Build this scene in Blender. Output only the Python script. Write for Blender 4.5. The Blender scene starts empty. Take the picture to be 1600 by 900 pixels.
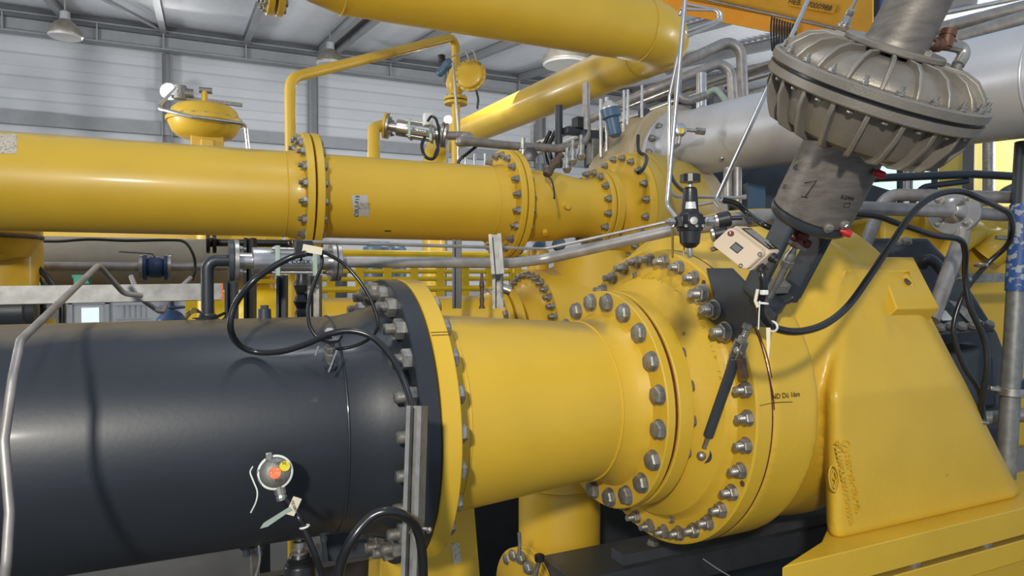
import bpy, bmesh, math, random
from mathutils import Vector as V, Matrix, noise
random.seed(7)
R_ = math.radians
C = bpy.context.scene.collection
scn = bpy.context.scene

# ---------------------------------------------------------------- camera
FPX = 1067.0
YAW, PIT = R_(24.9), R_(-1.2)
FW = V((math.sin(YAW)*math.cos(PIT), math.cos(YAW)*math.cos(PIT), math.sin(PIT)))
RT = V((math.cos(YAW), -math.sin(YAW), 0)); UP = RT.cross(FW)
cam = bpy.data.cameras.new('camera'); camo = bpy.data.objects.new('camera', cam); C.objects.link(camo)
cam.sensor_width = 36; cam.lens = 36*FPX/1600; cam.clip_start = .02; cam.clip_end = 200
camo.rotation_euler = (math.pi/2+PIT, 0, -YAW); camo.location = (0, 0, 0)
scn.camera = camo
def ray(px, py): return FW + RT*((px-800)/FPX) - UP*((py-450)/FPX)
def at(px, py, Y=None, X=None, Z=None, D=None):
    """measured point: where the line of sight meets a plane of known position"""
    r = ray(px, py)
    if Y is not None: return r*(Y/r.y)
    if X is not None: return r*(X/r.x)
    if Z is not None: return r*(Z/r.z)
    return r*D

# ---------------------------------------------------------------- world, exposure, lights
scn.view_settings.view_transform = 'Standard'; scn.view_settings.look = 'None'
scn.view_settings.exposure = 0.0; scn.view_settings.gamma = 1.0; scn.view_settings.use_curve_mapping = False
w = bpy.data.worlds.new('world'); scn.world = w; w.use_nodes = True
w.node_tree.nodes['Background'].inputs[0].default_value = (.62, .75, .95, 1)
w.node_tree.nodes['Background'].inputs[1].default_value = .6
def area(name, loc, target, size, power, col=(1, 1, 1)):
    l = bpy.data.lights.new(name, 'AREA'); l.size = size; l.energy = power; l.color = col; l.shape = 'DISK'
    o = bpy.data.objects.new(name, l); C.objects.link(o); o.location = loc
    o.rotation_euler = (V(target)-V(loc)).to_track_quat('-Z', 'Y').to_euler(); return o
area('work_light', (-1.75, -2.3, 1.55), (1.8, 2.4, -.1), .32, 235, (1, .94, .84))
area('hall_light_near', (.6, 2.2, 3.6), (1.0, 3.0, 0), .5, 22, (.95, .97, 1))
area('hall_light_left', (-5, 8, 3.0), (1, 17, 2.0), 1.2, 130, (.93, .96, 1))
area('hall_light_mid', (4, 8.5, 3.4), (4, 17, 1), 2.2, 230, (.93, .96, 1))
area('hall_light_right', (8.6, 2.6, 1.6), (8.5, 10, 1.0), 1.4, 210, (.95, .97, 1))
area('railing_fill', (-3.6, 5.6, 1.6), (2.5, 8.5, -.4), .8, 90, (.96, .97, 1))  # added fill out of frame, brightens the yellow railing
area('ceiling_fill_left', (-7, 8, 0), (1.5, 14, 5.5), 1.5, 430, (.93, .96, 1))  # added fill out of frame, brightens the roof sheets from below
area('ceiling_fill_right', (12.5, 6.0, .5), (9, 13, 4.5), 1.5, 330, (.93, .96, 1))  # added fill off the right edge, lifts the roof on that side

# ---------------------------------------------------------------- materials
def mat(name, col, rough=.5, metal=0, var=.12, scale=6, bump=0, bscale=60, coat=0, col2=None, c2t=.62, emit=None, stretch=None, spec=.5, dust_shade=0):
    m = bpy.data.materials.new(name); m.use_nodes = True
    nt = m.node_tree; n = nt.nodes; L = nt.links; b = n['Principled BSDF']
    b.inputs['Roughness'].default_value = rough; b.inputs['Metallic'].default_value = metal
    b.inputs['Specular IOR Level'].default_value = spec
    if coat: b.inputs['Coat Weight'].default_value = coat; b.inputs['Coat Roughness'].default_value = .12
    tc = n.new('ShaderNodeTexCoord'); src = tc.outputs['Object']
    if stretch:
        mp = n.new('ShaderNodeMapping'); mp.inputs['Scale'].default_value = stretch; L.new(src, mp.inputs[0]); src = mp.outputs[0]
    nz = n.new('ShaderNodeTexNoise'); nz.inputs['Scale'].default_value = scale; nz.inputs['Detail'].default_value = 6
    L.new(src, nz.inputs[0])
    rp = n.new('ShaderNodeValToRGB'); e = rp.color_ramp.elements
    lo = tuple(c*(1-var) for c in col)+(1,); hi = tuple(min(1, c*(1+var)) for c in col)+(1,)
    e[0].position = .3; e[0].color = lo; e[1].position = .7; e[1].color = hi
    L.new(nz.outputs[0], rp.inputs[0]); out = rp.outputs[0]
    if col2:
        n2 = n.new('ShaderNodeTexNoise'); n2.inputs['Scale'].default_value = scale*3.3; n2.inputs['Detail'].default_value = 9
        L.new(src, n2.inputs[0]); r2 = n.new('ShaderNodeValToRGB'); r2.color_ramp.elements[0].position = c2t; r2.color_ramp.elements[1].position = min(1, c2t+.05)
        L.new(n2.outputs[0], r2.inputs[0]); mx = n.new('ShaderNodeMix'); mx.data_type = 'RGBA'
        L.new(r2.outputs[0], mx.inputs[0]); L.new(out, mx.inputs[6]); mx.inputs[7].default_value = tuple(col2)+(1,); out = mx.outputs[2]
    if dust_shade:  # brown-grey on upward faces: dust on anthracite, painted shade on yellow
        ge = n.new('ShaderNodeNewGeometry'); sx = n.new('ShaderNodeSeparateXYZ'); L.new(ge.outputs['Normal'], sx.inputs[0])
        n3 = n.new('ShaderNodeTexNoise'); n3.inputs['Scale'].default_value = 2.5; n3.inputs['Detail'].default_value = 5; L.new(tc.outputs['Object'], n3.inputs[0])
        ad = n.new('ShaderNodeMath'); ad.operation = 'MULTIPLY_ADD'; ad.inputs[1].default_value = .35; L.new(n3.outputs[0], ad.inputs[0]); L.new(sx.outputs[2], ad.inputs[2])
        r3 = n.new('ShaderNodeValToRGB'); r3.color_ramp.elements[0].position = .93; r3.color_ramp.elements[1].position = 1.0; r3.color_ramp.elements[1].color = (dust_shade, dust_shade, dust_shade, 1)
        sb = n.new('ShaderNodeMath'); sb.operation = 'MULTIPLY'; sb.inputs[1].default_value = .88; L.new(ad.outputs[0], sb.inputs[0]); L.new(sb.outputs[0], r3.inputs[0])
        m3 = n.new('ShaderNodeMix'); m3.data_type = 'RGBA'; L.new(r3.outputs[0], m3.inputs[0]); L.new(out, m3.inputs[6]); m3.inputs[7].default_value = (.22, .17, .09, 1); out = m3.outputs[2]
    L.new(out, b.inputs['Base Color'])
    if bump:
        nb = n.new('ShaderNodeTexNoise'); nb.inputs['Scale'].default_value = bscale; nb.inputs['Detail'].default_value = 3
        L.new(tc.outputs['Object'], nb.inputs[0]); bp = n.new('ShaderNodeBump'); bp.inputs['Strength'].default_value = bump; bp.inputs['Distance'].default_value = .004
        L.new(nb.outputs[0], bp.inputs['Height']); L.new(bp.outputs[0], b.inputs['Normal'])
    if emit: b.inputs['Emission Color'].default_value = tuple(emit[:3])+(1,); b.inputs['Emission Strength'].default_value = emit[3]
    return m
YEL = (.69, .435, .034)
M = dict(
 yellow=mat('yellow_paint', YEL, .40, var=.05, scale=3, bump=.06, bscale=45, coat=.10, col2=(.42, .25, .03), c2t=.79, dust_shade=.55),
 yellow_cast=mat('yellow_cast_paint', YEL, .42, var=.05, scale=4, bump=.22, bscale=55, coat=.15, col2=(.22, .07, .03), c2t=.735),
 yellow_bright=mat('bright_yellow_paint', (.85, .58, .02), .38, var=.06, scale=4),
 yellow_pale=mat('pale_yellow_panel', (.72, .58, .12), .55, var=.05),
 black=mat('anthracite_paint', (.020, .024, .030), .43, var=.12, scale=3, bump=.05, bscale=70, coat=.12, col2=(.09, .09, .09), c2t=.72, dust_shade=.45),
 dark=mat('dark_grey_paint', (.036, .043, .052), .4, var=.15, bump=.05),
 slate=mat('slate_grey_casting', (.045, .052, .058), .55, var=.2, bump=.15),
 steel=mat('zinc_steel', (.42, .40, .36), .38, .85, var=.25, scale=30, bump=.1, bscale=150),
 bolt=mat('bolt_steel', (.36, .34, .30), .42, .75, var=.3, scale=40, bump=.15, bscale=200, col2=(.2, .16, .1), c2t=.66),
 dull=mat('dull_bolt_steel', (.27, .26, .235), .5, .6, var=.25, scale=40, bump=.1, bscale=200),
 stainless=mat('stainless_steel', (.60, .58, .55), .28, .95, var=.1, scale=20),
 pipe_grey=mat('grey_weathered_pipe', (.36, .335, .31), .45, .55, var=.2, scale=14, bump=.06, bscale=100, col2=(.2, .17, .14), c2t=.7),
 galv=mat('galvanised_strut', (.25, .25, .235), .5, .5, var=.22, scale=25, bump=.04),
 alu=mat('cast_aluminium', (.27, .245, .205), .46, .55, var=.15, scale=10, bump=.18, bscale=160),
 alu_dirty=mat('worn_aluminium_cylinder', (.20, .18, .155), .5, .55, var=.22, scale=9, bump=.1, bscale=120, stretch=(1, 3, 8)),
 silver=mat('silver_painted_pipe', (.52, .52, .53), .36, .3, var=.1, scale=3, bump=.03, col2=(.33, .27, .18), c2t=.74),
 tan=mat('tan_painted_casting', (.47, .375, .22), .5, var=.12, scale=3, bump=.08, col2=(.30, .19, .09), c2t=.7),
 tanpipe=mat('tan_grey_pipe', (.30, .26, .19), .5, var=.12, scale=5, bump=.05),
 olive=mat('ochre_barrel_paint', (.50, .35, .06), .42, var=.12, scale=3, bump=.08),
 rubber=mat('black_cable', (.012, .012, .013), .28, var=.1, spec=.6),
 plastic=mat('black_plastic', (.016, .017, .018), .35, var=.1),
 beige=mat('beige_enclosure', (.56, .44, .31), .42, var=.04, bump=.03),
 white=mat('white_plastic', (.75, .74, .68), .5, var=.05),
 cream=mat('cream_tag', (.72, .64, .48), .5, var=.05),
 red=mat('red_plastic', (.5, .015, .02), .4, var=.1), darkred=mat('dark_red_coupling', (.13, .018, .016), .45, var=.2),
 orange=mat('orange_crane_paint', (.85, .33, .015), .4, var=.05), crane=mat('ochre_crane_paint', (.62, .30, .008), .45, var=.08),
 blue=mat('blue_paint', (.02, .05, .13), .45, var=.2), slateblue=mat('slate_blue_filter', (.07, .13, .20), .4, var=.15),
 bluechip=mat('chipped_blue_sleeve', (.025, .08, .26), .5, var=.3, scale=11, col2=(.35, .37, .38), c2t=.52),
 palegreen=mat('pale_green_plate', (.35, .42, .34), .5, .3, var=.08), green=mat('green_clamp', (.02, .22, .13), .5, var=.1),
 brass=mat('brown_brass', (.15, .075, .05), .4, .6, var=.2), ink=mat('black_ink', (.01, .01, .012), .6, var=0),
 red_line=mat('dark_red_sealant', (.10, .018, .012), .6, var=.3, scale=40), glass_green=mat('daylit_window', (.5, .8, .6), .3, emit=(.50, .88, .66, 1.0), var=0),
 lcd=mat('lcd_grey', (.13, .135, .12), .25, var=.02), foil=mat('foil_label', (.62, .60, .56), .35, .4, var=.08),
 paper=mat('paper_label', (.62, .55, .42), .6, var=.12, scale=30, col2=(.30, .26, .2), c2t=.55), orange_sticker=mat('orange_sticker', (.75, .16, .04), .5, var=.2, scale=80, col2=(.9, .7, .5), c2t=.6),
 yellow_sticker=mat('yellow_sticker', (.85, .70, .04), .5, var=.02, col2=(.3, .2, .02), c2t=.62, scale=90),
 wood=mat('dark_floor_plate', (.05, .045, .04), .6, var=.3), lamp=mat('lit_lamp_lens', (1, 1, 1), .3, emit=(1, 1, 1, 60), var=0),
 notice=mat('glowing_door_pane', (.8, .9, .92), .3, emit=(.8, .95, .98, .35), var=0),  # pale pane with a weak emission of its own
 beam=mat('grey_steelwork', (.27, .275, .28), .5, var=.06), purlin=mat('dark_grey_steelwork', (.10, .105, .11), .5, var=.1),
 concrete=mat('concrete', (.12, .117, .11), .75, var=.2, scale=2, bump=.1), rust=mat('rusty_stud', (.14, .09, .06), .6, .3, var=.3, scale=30),
)
def ribmat(name, col, axis, period, depth=.3, line=.05, dark=.45):
    """profiled sheet: real-looking ribs by bump along one object axis, thin joint lines"""
    m = mat(name, col, .45, var=.04, scale=1); nt = m.node_tree; n = nt.nodes; L = nt.links; b = n['Principled BSDF']
    tc = n.new('ShaderNodeTexCoord'); sp = n.new('ShaderNodeSeparateXYZ'); L.new(tc.outputs['Object'], sp.inputs[0])
    d = n.new('ShaderNodeMath'); d.operation = 'DIVIDE'; d.inputs[1].default_value = period; L.new(sp.outputs[axis], d.inputs[0])
    f = n.new('ShaderNodeMath'); f.operation = 'FRACT'; L.new(d.outputs[0], f.inputs[0])
    r = n.new('ShaderNodeValToRGB'); e = r.color_ramp.elements
    e[0].position = 0; e[0].color = (0, 0, 0, 1); e[1].position = line; e[1].color = (1, 1, 1, 1)
    a = e.new(.52); a.color = (1, 1, 1, 1); a = e.new(.62); a.color = (.3, .3, .3, 1); a = e.new(.95); a.color = (.75, .75, .75, 1)
    L.new(f.outputs[0], r.inputs[0]); bp = n.new('ShaderNodeBump'); bp.inputs['Strength'].default_value = depth; bp.inputs['Distance'].default_value = .05
    L.new(r.outputs[0], bp.inputs['Height']); L.new(bp.outputs[0], b.inputs['Normal']); return m
M['cladding'] = ribmat('wall_cladding', (.52, .53, .54), 2, .5, .5)
M['cladding_block'] = mat('block_wall', (.33, .335, .34), .6, var=.06)

# ---------------------------------------------------------------- mesh helpers
def basis(ax):
    ax = V(ax).normalized(); t = V((0, 0, 1)) if abs(ax.z) < .9 else V((1, 0, 0))
    u = t.cross(ax).normalized(); return u, ax.cross(u), ax
class MB:
    def __init__(s): s.b = bmesh.new()
    def ringmesh(s, rings, closed=False, cap=True):
        vs = [[s.b.verts.new(p) for p in r] for r in rings]; n = len(vs[0]); k = len(vs)
        for i in range(k if closed else k-1):
            a, c = vs[i], vs[(i+1) % k]
            for j in range(n):
                try: s.b.faces.new((a[j], a[(j+1) % n], c[(j+1) % n], c[j]))
                except ValueError: pass
        if cap and not closed:
            for r in (list(reversed(vs[0])), vs[-1]):
                try: s.b.faces.new(r)
                except ValueError: pass
        return s
    def tube(s, pts, r, seg=14, closed=False):
        pts = [V(p) for p in pts]; n = len(pts); rings = []; prev = None
        for i, p in enumerate(pts):
            if closed: d = pts[(i+1) % n]-pts[i-1]
            else: d = pts[min(i+1, n-1)]-pts[max(i-1, 0)]
            d.normalize()
            if prev is None: u, v, _ = basis(d)
            else:
                u = prev-d*prev.dot(d); u.normalize(); v = d.cross(u)
            prev = u; rr = r[min(i, len(r)-1)] if isinstance(r, (list, tuple)) else r
            rings.append([p+(u*math.cos(a)+v*math.sin(a))*rr for a in (2*math.pi*k/seg for k in range(seg))])
        return s.ringmesh(rings, closed)
    def lathe(s, o, ax, prof, seg=48, closed=False, cap=True):
        u, v, ax = basis(ax); o = V(o)
        rings = [[o+ax*t+(u*math.cos(a)+v*math.sin(a))*max(r, 1e-4) for a in (2*math.pi*k/seg for k in range(seg))] for t, r in prof]
        return s.ringmesh(rings, closed, cap)
    def cyl(s, a, b, r, r2=None, seg=20):
        a, b = V(a), V(b); return s.lathe(a, b-a, [(0, r), ((b-a).length, r if r2 is None else r2)], seg)
    def box(s, c, size, rot=None):
        c = V(c); m = rot or Matrix.Identity(3); h = V(size)/2
        vs = [s.b.verts.new(c+m @ V((h.x*x, h.y*y, h.z*z))) for x in (-1, 1) for y in (-1, 1) for z in (-1, 1)]
        for f in ((0, 1, 3, 2), (4, 6, 7, 5), (0, 4, 5, 1), (2, 3, 7, 6), (0, 2, 6, 4), (1, 5, 7, 3)): s.b.faces.new([vs[i] for i in f])
        return s
    def prism(s, poly, thick):
        t = V(thick); a = [V(p) for p in poly]; return s.ringmesh([a, [p+t for p in a]])
    def bar(s, a, b, w_, h_, up=(0, 0, 1)):
        a, b = V(a), V(b); d = (b-a).normalized(); side = d.cross(V(up)).normalized(); u2 = side.cross(d)
        return s.prism([a+side*x*w_/2+u2*y*h_/2 for x, y in ((-1, -1), (1, -1), (1, 1), (-1, 1))], b-a)
    def channel(s, a, b, w_, h_, up=(0, 0, 1), t=.003):
        """strut channel: open side faces `up`"""
        a, b = V(a), V(b); d = (b-a).normalized(); side = d.cross(V(up)).normalized(); u2 = side.cross(d)
        W, H, q = w_/2, h_/2, w_*.27
        prof = [(-W, -H), (W, -H), (W, H), (W-q, H), (W-q, H-t*2.5), (W-q+t, H-t*2.5), (W-q+t, H-t), (W-t, H-t), (W-t, -H+t),
                (-W+t, -H+t), (-W+t, H-t), (-W+q-t, H-t), (-W+q-t, H-t*2.5), (-W+q, H-t*2.5), (-W+q, H), (-W, H)]
        return s.prism([a+side*x+u2*y for x, y in prof], b-a)
    def sphere(s, c, r, seg=20, sc=(1, 1, 1)):
        c = V(c); rings = []
        for i in range(seg//2+1):
            th = math.pi*i/(seg//2); rr = max(math.sin(th), 1e-3)
            rings.append([c+V((sc[0]*rr*math.cos(a)*r, sc[1]*rr*math.sin(a)*r, -sc[2]*math.cos(th)*r)) for a in (2*math.pi*k/seg for k in range(seg))])
        return s.ringmesh(rings)
    def torus(s, c, ax, R, r, seg=40, n=10, a0=0, a1=360):
        u, v, ax = basis(ax); full = abs(a1-a0) >= 360
        pts = [V(c)+(u*math.cos(R_(a))+v*math.sin(R_(a)))*R for a in (a0+(a1-a0)*k/seg for k in range(seg if full else seg+1))]
        return s.tube(pts, r, n, closed=full)
WLOC = {}
def build(name, mb, m, parent=None, ang=35, bevel=0, mods=None, origin=None):
    bmesh.ops.recalc_face_normals(mb.b, faces=mb.b.faces)
    me = bpy.data.meshes.new(name); mb.b.to_mesh(me); mb.b.free()
    n = len(me.vertices)
    lo = [min(v.co[i] for v in me.vertices) for i in range(3)]; hi = [max(v.co[i] for v in me.vertices) for i in range(3)]
    c = V(origin) if origin else V([(lo[i]+hi[i])/2 for i in range(3)])
    me.transform(Matrix.Translation(-c))
    me.materials.append(M[m] if isinstance(m, str) else m)
    for p in me.polygons: p.use_smooth = True
    me.set_sharp_from_angle(angle=R_(ang))
    o = bpy.data.objects.new(name, me); C.objects.link(o); WLOC[o] = c.copy()
    if parent: o.parent = parent; o.location = c-WLOC[parent]
    else: o.location = c
    if bevel:
        b = o.modifiers.new('bevel', 'BEVEL'); b.width = bevel; b.segments = 2; b.limit_method = 'ANGLE'; b.angle_limit = R_(40)
    return o
def thing(name, label, cat, loc, group=None, kind=None):
    o = bpy.data.objects.new(name, None); C.objects.link(o); o.location = loc; o.empty_display_size = .05; WLOC[o] = V(loc)
    o['label'] = label; o['category'] = cat
    if group: o['group'] = group
    if kind: o['kind'] = kind
    return o
def tag(o, label, cat, group=None, kind=None):
    o['label'] = label; o['category'] = cat
    if group: o['group'] = group
    if kind: o['kind'] = kind
    return o
def struct(o): o['kind'] = 'structure'; return o
def fillet(pts, r, k=7):
    pts = [V(p) for p in pts]; out = [pts[0]]
    for i in range(1, len(pts)-1):
        p = pts[i]; a = pts[i-1]-p; b = pts[i+1]-p; la, lb = a.length, b.length; a.normalize(); b.normalize()
        th = a.angle(b)
        if th > 3.1: continue
        d = min(r/math.tan(th/2), la*.49, lb*.49); rr = d*math.tan(th/2)
        c = p+(a+b).normalized()*(rr/math.sin(th/2)); s0 = p+a*d-c; s1 = p+b*d-c
        for j in range(k+1):
            out.append(c+s0.normalized().slerp(s1.normalized(), j/k).normalized()*rr)
    out.append(pts[-1]); return out
def spline(pts, k=8):
    pts = [V(p) for p in pts]; q = [pts[0]*2-pts[1]]+pts+[pts[-1]*2-pts[-2]]; out = []
    for i in range(1, len(q)-2):
        p0, p1, p2, p3 = q[i-1:i+3]
        for j in range(k):
            t = j/k
            out.append(.5*((2*p1)+(p2-p0)*t+(2*p0-5*p1+4*p2-p3)*t*t+(3*p1-p0-3*p2+p3)*t**3))
    out.append(pts[-1]); return out
def inst(name, src, parent, pos, axis, spin=0, sc=1):
    """place a mesh modelled along +Z at pos, pointing along axis"""
    o = bpy.data.objects.new(name, src); C.objects.link(o)
    q = V(axis).to_track_quat('Z', 'Y').to_matrix() @ Matrix.Rotation(spin, 3, 'Z')
    o.matrix_world = Matrix.LocRotScale(V(pos)-(WLOC[parent] if parent else V()), q.to_quaternion(), V((sc, sc, sc)))
    WLOC[o] = V(pos)
    if parent: m = o.matrix_world.copy(); o.parent = parent; o.matrix_local = m
    return o
def srcmesh(name, mb, m, ang=35):
    bmesh.ops.recalc_face_normals(mb.b, faces=mb.b.faces)
    me = bpy.data.meshes.new(name); mb.b.to_mesh(me); mb.b.free(); me.materials.append(M[m])
    for p in me.polygons: p.use_smooth = True
    me.set_sharp_from_angle(angle=R_(ang)); return me
def hexprof(mb, z0, z1, r, ch=.12):
    for (a, b, ra, rb) in ((z0, z1-r*ch, r, r), (z1-r*ch, z1, r, r*.86)):
        mb.ringmesh([[V((rr*math.cos(k*math.pi/3), rr*math.sin(k*math.pi/3), z)) for k in range(6)] for z, rr in ((a, ra), (b, rb))])
    return mb
def nutbolt(r, stud, m='bolt', washer=True, double=False):
    """nut with a projecting stud, sitting on z=0"""
    b = MB(); z = 0
    if washer: b.lathe((0, 0, 0), (0, 0, 1), [(0, r*1.18), (r*.12, r*1.18)], 20); z = r*.12
    hexprof(b, z, z+r*.85, r)
    if double: hexprof(b, z+r*.9, z+r*1.6, r*.95); z += r*.7
    top = z+r*.85+stud; prof = [(z, r*.56)]; n = 7
    for i in range(n):
        a = z+r*.85+stud*.85*i/n; prof += [(a, r*.56), (a+stud*.06, r*.5)]
    prof += [(top-.1*r, r*.54), (top, r*.42)]
    b.lathe((0, 0, 0), (0, 0, 1), prof, 16); return srcmesh('stud_nut', b, m)
def hexbolt(r, m='bolt'):
    b = MB(); b.lathe((0, 0, 0), (0, 0, 1), [(0, r*1.12), (r*.1, r*1.12)], 20); hexprof(b, r*.1, r*.75, r, .2)
    b.lathe((0, 0, 0), (0, 0, 1), [(r*.74, r*.8), (r*.78, r*.72)], 16); return srcmesh('hex_head', b, m)
def bolts(parent, src, o, ax, rad, n, a0, axis_sign=-1, skip=(), name='bolt', only=None):
    """ring of bolts round an X-parallel axis (o, centre), angle from +Z towards the viewer"""
    for k in range(n):
        a = (a0+360*k/n+180) % 360-180
        if only and not only(a): continue
        if any(abs(((a-s+180) % 360)-180) < 360/n*.5 for s in skip): continue
        p = V(o)+V((0, -math.sin(R_(a)), math.cos(R_(a))))*rad
        inst(name, src, parent, p, V(ax)*axis_sign, random.random()*6)
def text(name, s, size, o, xd, yd, m, parent=None, ext=.0008, spacing=1.0, align='CENTER'):
    cu = bpy.data.curves.new(name, 'FONT'); cu.body = s; cu.size = size; cu.extrude = ext; cu.align_x = align; cu.align_y = 'CENTER'; cu.space_character = spacing
    t = bpy.data.objects.new(name, cu); me = bpy.data.meshes.new_from_object(t); bpy.data.objects.remove(t)
    me.materials.clear(); me.materials.append(M[m]); me.name = name
    xd = V(xd).normalized(); yd = V(yd); zd = xd.cross(yd).normalized(); yd = zd.cross(xd)
    ob = bpy.data.objects.new(name, me); C.objects.link(ob)
    mm = Matrix((xd, yd, zd)).transposed().to_4x4(); base = WLOC[parent] if parent else V()
    mm.translation = V(o)-base; ob.parent = parent; ob.matrix_local = mm; WLOC[ob] = V(o)
    return ob
def cutdisc(mb, o, ax, r0, r1, t, seg=64):
    """annular flange plate with a small chamfer"""
    c = min(t*.12, .004)
    return mb.lathe(o, ax, [(0, r0), (0, r1-c), (c, r1), (t-c, r1), (t, r1-c), (t, r0)], seg, closed=True)
def hitcyl(px, py, ay, az, r):
    """nearest point on an X-parallel cylinder seen along a pixel"""
    d = ray(px, py); A = d.y**2+d.z**2; B = -2*(d.y*ay+d.z*az); Cc = ay**2+az**2-r*r; q = B*B-4*A*Cc
    t = (-B-math.sqrt(max(q, 0)))/(2*A); return d*t
XA = V((1, 0, 0))

# ================================================================ SETTING
FZ = -2.7
struct(build('floor', MB().box((5, 9, FZ-.05), (34, 24, .1)), 'concrete'))
wb = MB().box((5, 18.1, 1.6), (34, .2, 8.8)); struct(build('wall_back', wb, 'cladding', origin=(0, 18.1, 0)))
wr = MB().box((15.1, 9, 1.6), (.2, 18, 8.8)); struct(build('wall_right', wr, 'cladding', origin=(15.1, 0, 0)))
wl = MB().box((-9, 9, 1.6), (.2, 18, 8.8)); struct(build('wall_left', wl, 'cladding', origin=(-9, 0, 0)))
struct(build('trim_1', MB().box((0, 17.94, -1.6), (24, .12, 2.2)), 'cladding_block'))   # low block plinth of the back wall
TILT = math.tan(R_(8))
def roofz(Y): return 5.75+(Y-18)*TILT
cs = MB(); NY = 150
prof = []
for i in range(NY+1):
    y = 6+12.2*i/NY; prof.append((y, roofz(y)+(.03 if i % 2 else 0)))
rings = [[V((x, y, z)) for y, z in prof]+[V((x, y, z+.08)) for y, z in reversed(prof)] for x in (-9, 15)]
cs.ringmesh(rings); M['roof'] = mat('roof_sheet', (.62, .63, .65), .5, var=.05)
struct(build('ceiling', cs, 'roof', ang=10))
# eaves beam along the back wall: I-section
bm_ = MB(); zb = 5.3
bm_.box((3, 17.6, zb+.2), (24, .25, .03)); bm_.box((3, 17.6, zb-.2), (24, .25, .03)); bm_.box((3, 17.62, zb), (24, .02, .4))
for x in (-3.6, -2.6, -1.9, -.6, 1.15, 2.95, 4.65, 6.2, 8.35, 10.3, 12.2): bm_.box((x, 17.55, zb), (.03, .14, .38))
struct(build('beam_1', bm_, 'beam'))
struct(build('beam_2', MB().box((3, 17.6, roofz(17.6)-.18), (24, .18, .22)), 'purlin'))
k = 3
for x in (-4.4, -2.5, -.6, 1.15, 2.85, 3.2, 4.65, 6.2, 8.35, 10.3, 12.2):
    b = MB(); b.bar((x, 17.7, roofz(17.7)-.22), (x, 6.2, roofz(6.2)-.22), .13, .02); b.bar((x, 17.7, roofz(17.7)-.04), (x, 6.2, roofz(6.2)-.04), .13, .02); b.bar((x, 17.7, roofz(17.7)-.13), (x, 6.2, roofz(6.2)-.13), .02, .18)
    struct(build('beam_%d' % k, b, 'beam')); k += 1
b = MB().bar((-2.4, 12.2, roofz(12.2)-.2), (-.7, 17, roofz(17)-.2), .09, .06); struct(build('beam_%d' % k, b, 'beam')); k += 1
for x in (-.55, 2.75, 9.2):
    b = MB(); b.box((x, 17.9, 1.3), (.22, .1, 7.6)); b.box((x-.1, 17.8, 1.3), (.015, .2, 7.6)); b.box((x+.1, 17.8, 1.3), (.015, .2, 7.6)); struct(build('column_%d' % k, b, 'beam')); k += 1
b = MB().box((3, 17.85, 3.35), (24, .12, .28)); struct(build('beam_%d' % k, b, 'beam')); k += 1
# big column and knee at the left, corner frame at right
b = MB(); b.box((-3.5, 15.2, 3.2), (.35, .3, 1.1)); b.box((-3.7, 14.9, 3.9), (.5, .6, .25)); b.box((-3.45, 15.2, 1.5), (.3, .25, 2.6)); struct(build('column_%d' % k, b, 'beam')); k += 1
b = MB(); b.box((13.2, 15.5, 1.8), (.5, .35, 9)); struct(build('column_%d' % k, b, 'purlin')); k += 1
b = MB(); b.bar((14.6, 17.8, 4.6), (14.6, 4, 4.6), .3, .5); struct(build('beam_%d' % k, b, 'purlin')); k += 1
b = MB(); b.bar((14.9, 17.8, 5.2), (14.9, 4, 4.0), .3, .1); struct(build('beam_%d' % k, b, 'beam')); k += 1
# windows in the right wall
for i, (y0, y1) in enumerate(((9.0, 10.4), (10.6, 12.4))):
    f = MB(); z0, z1 = 1.9, 3.3
    for y in (y0, (y0+y1)/2, y1): f.box((14.96, y, (z0+z1)/2), (.08, .05, z1-z0))
    for z in (z0, (z0+z1)/2, z1): f.box((14.96, (y0+y1)/2, z), (.08, y1-y0, .05))
    wf = struct(build('window_%d' % (i+1), f, 'purlin'))
    build('pane', MB().box((14.97, (y0+y1)/2, (z0+z1)/2), (.02, y1-y0, z1-z0)), 'glass_green', wf)
# door with a bright pane
a = at(107, 470, Y=17.85); b2 = at(172, 560, Y=17.85); dz0 = FZ
f = MB(); xc = (a.x+b2.x)/2; wd = b2.x-a.x
for x in (a.x+.04, b2.x-.04): f.box((x, 17.84, (a.z+dz0)/2), (.08, .14, a.z-dz0))
f.box((xc, 17.84, a.z-.04), (wd, .14, .08)); dr = struct(build('door_1', f, 'beam'))
build('door_leaf', MB().box((xc, 17.86, (a.z+dz0)/2), (wd-.1, .05, a.z-dz0)), 'cladding_block', dr)
p0, p1 = at(127, 481, Y=17.8), at(155, 503, Y=17.8)
build('pane', MB().box(((p0.x+p1.x)/2, 17.81, (p0.z+p1.z)/2-.05), (p1.x-p0.x, .02, p0.z-p1.z+.1)), 'notice', dr)
# wall writing next to the door: box-shaped symbol
t = thing('wall_sign', 'small outlined sign on the grey block wall right of the door', 'sign', at(208, 487, Y=17.8))
s_ = MB(); c = at(208, 487, Y=17.8)
for i in range(5): s_.box(c+V((-.22+.11*i, 0, 0)), (.02, .01, .3))
s_.box(c+V((0, 0, .16)), (.7, .01, .02)); s_.box(c-V((0, 0, .16)), (.7, .01, .02)); build('sign_marks', s_, 'beam', t)

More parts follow.
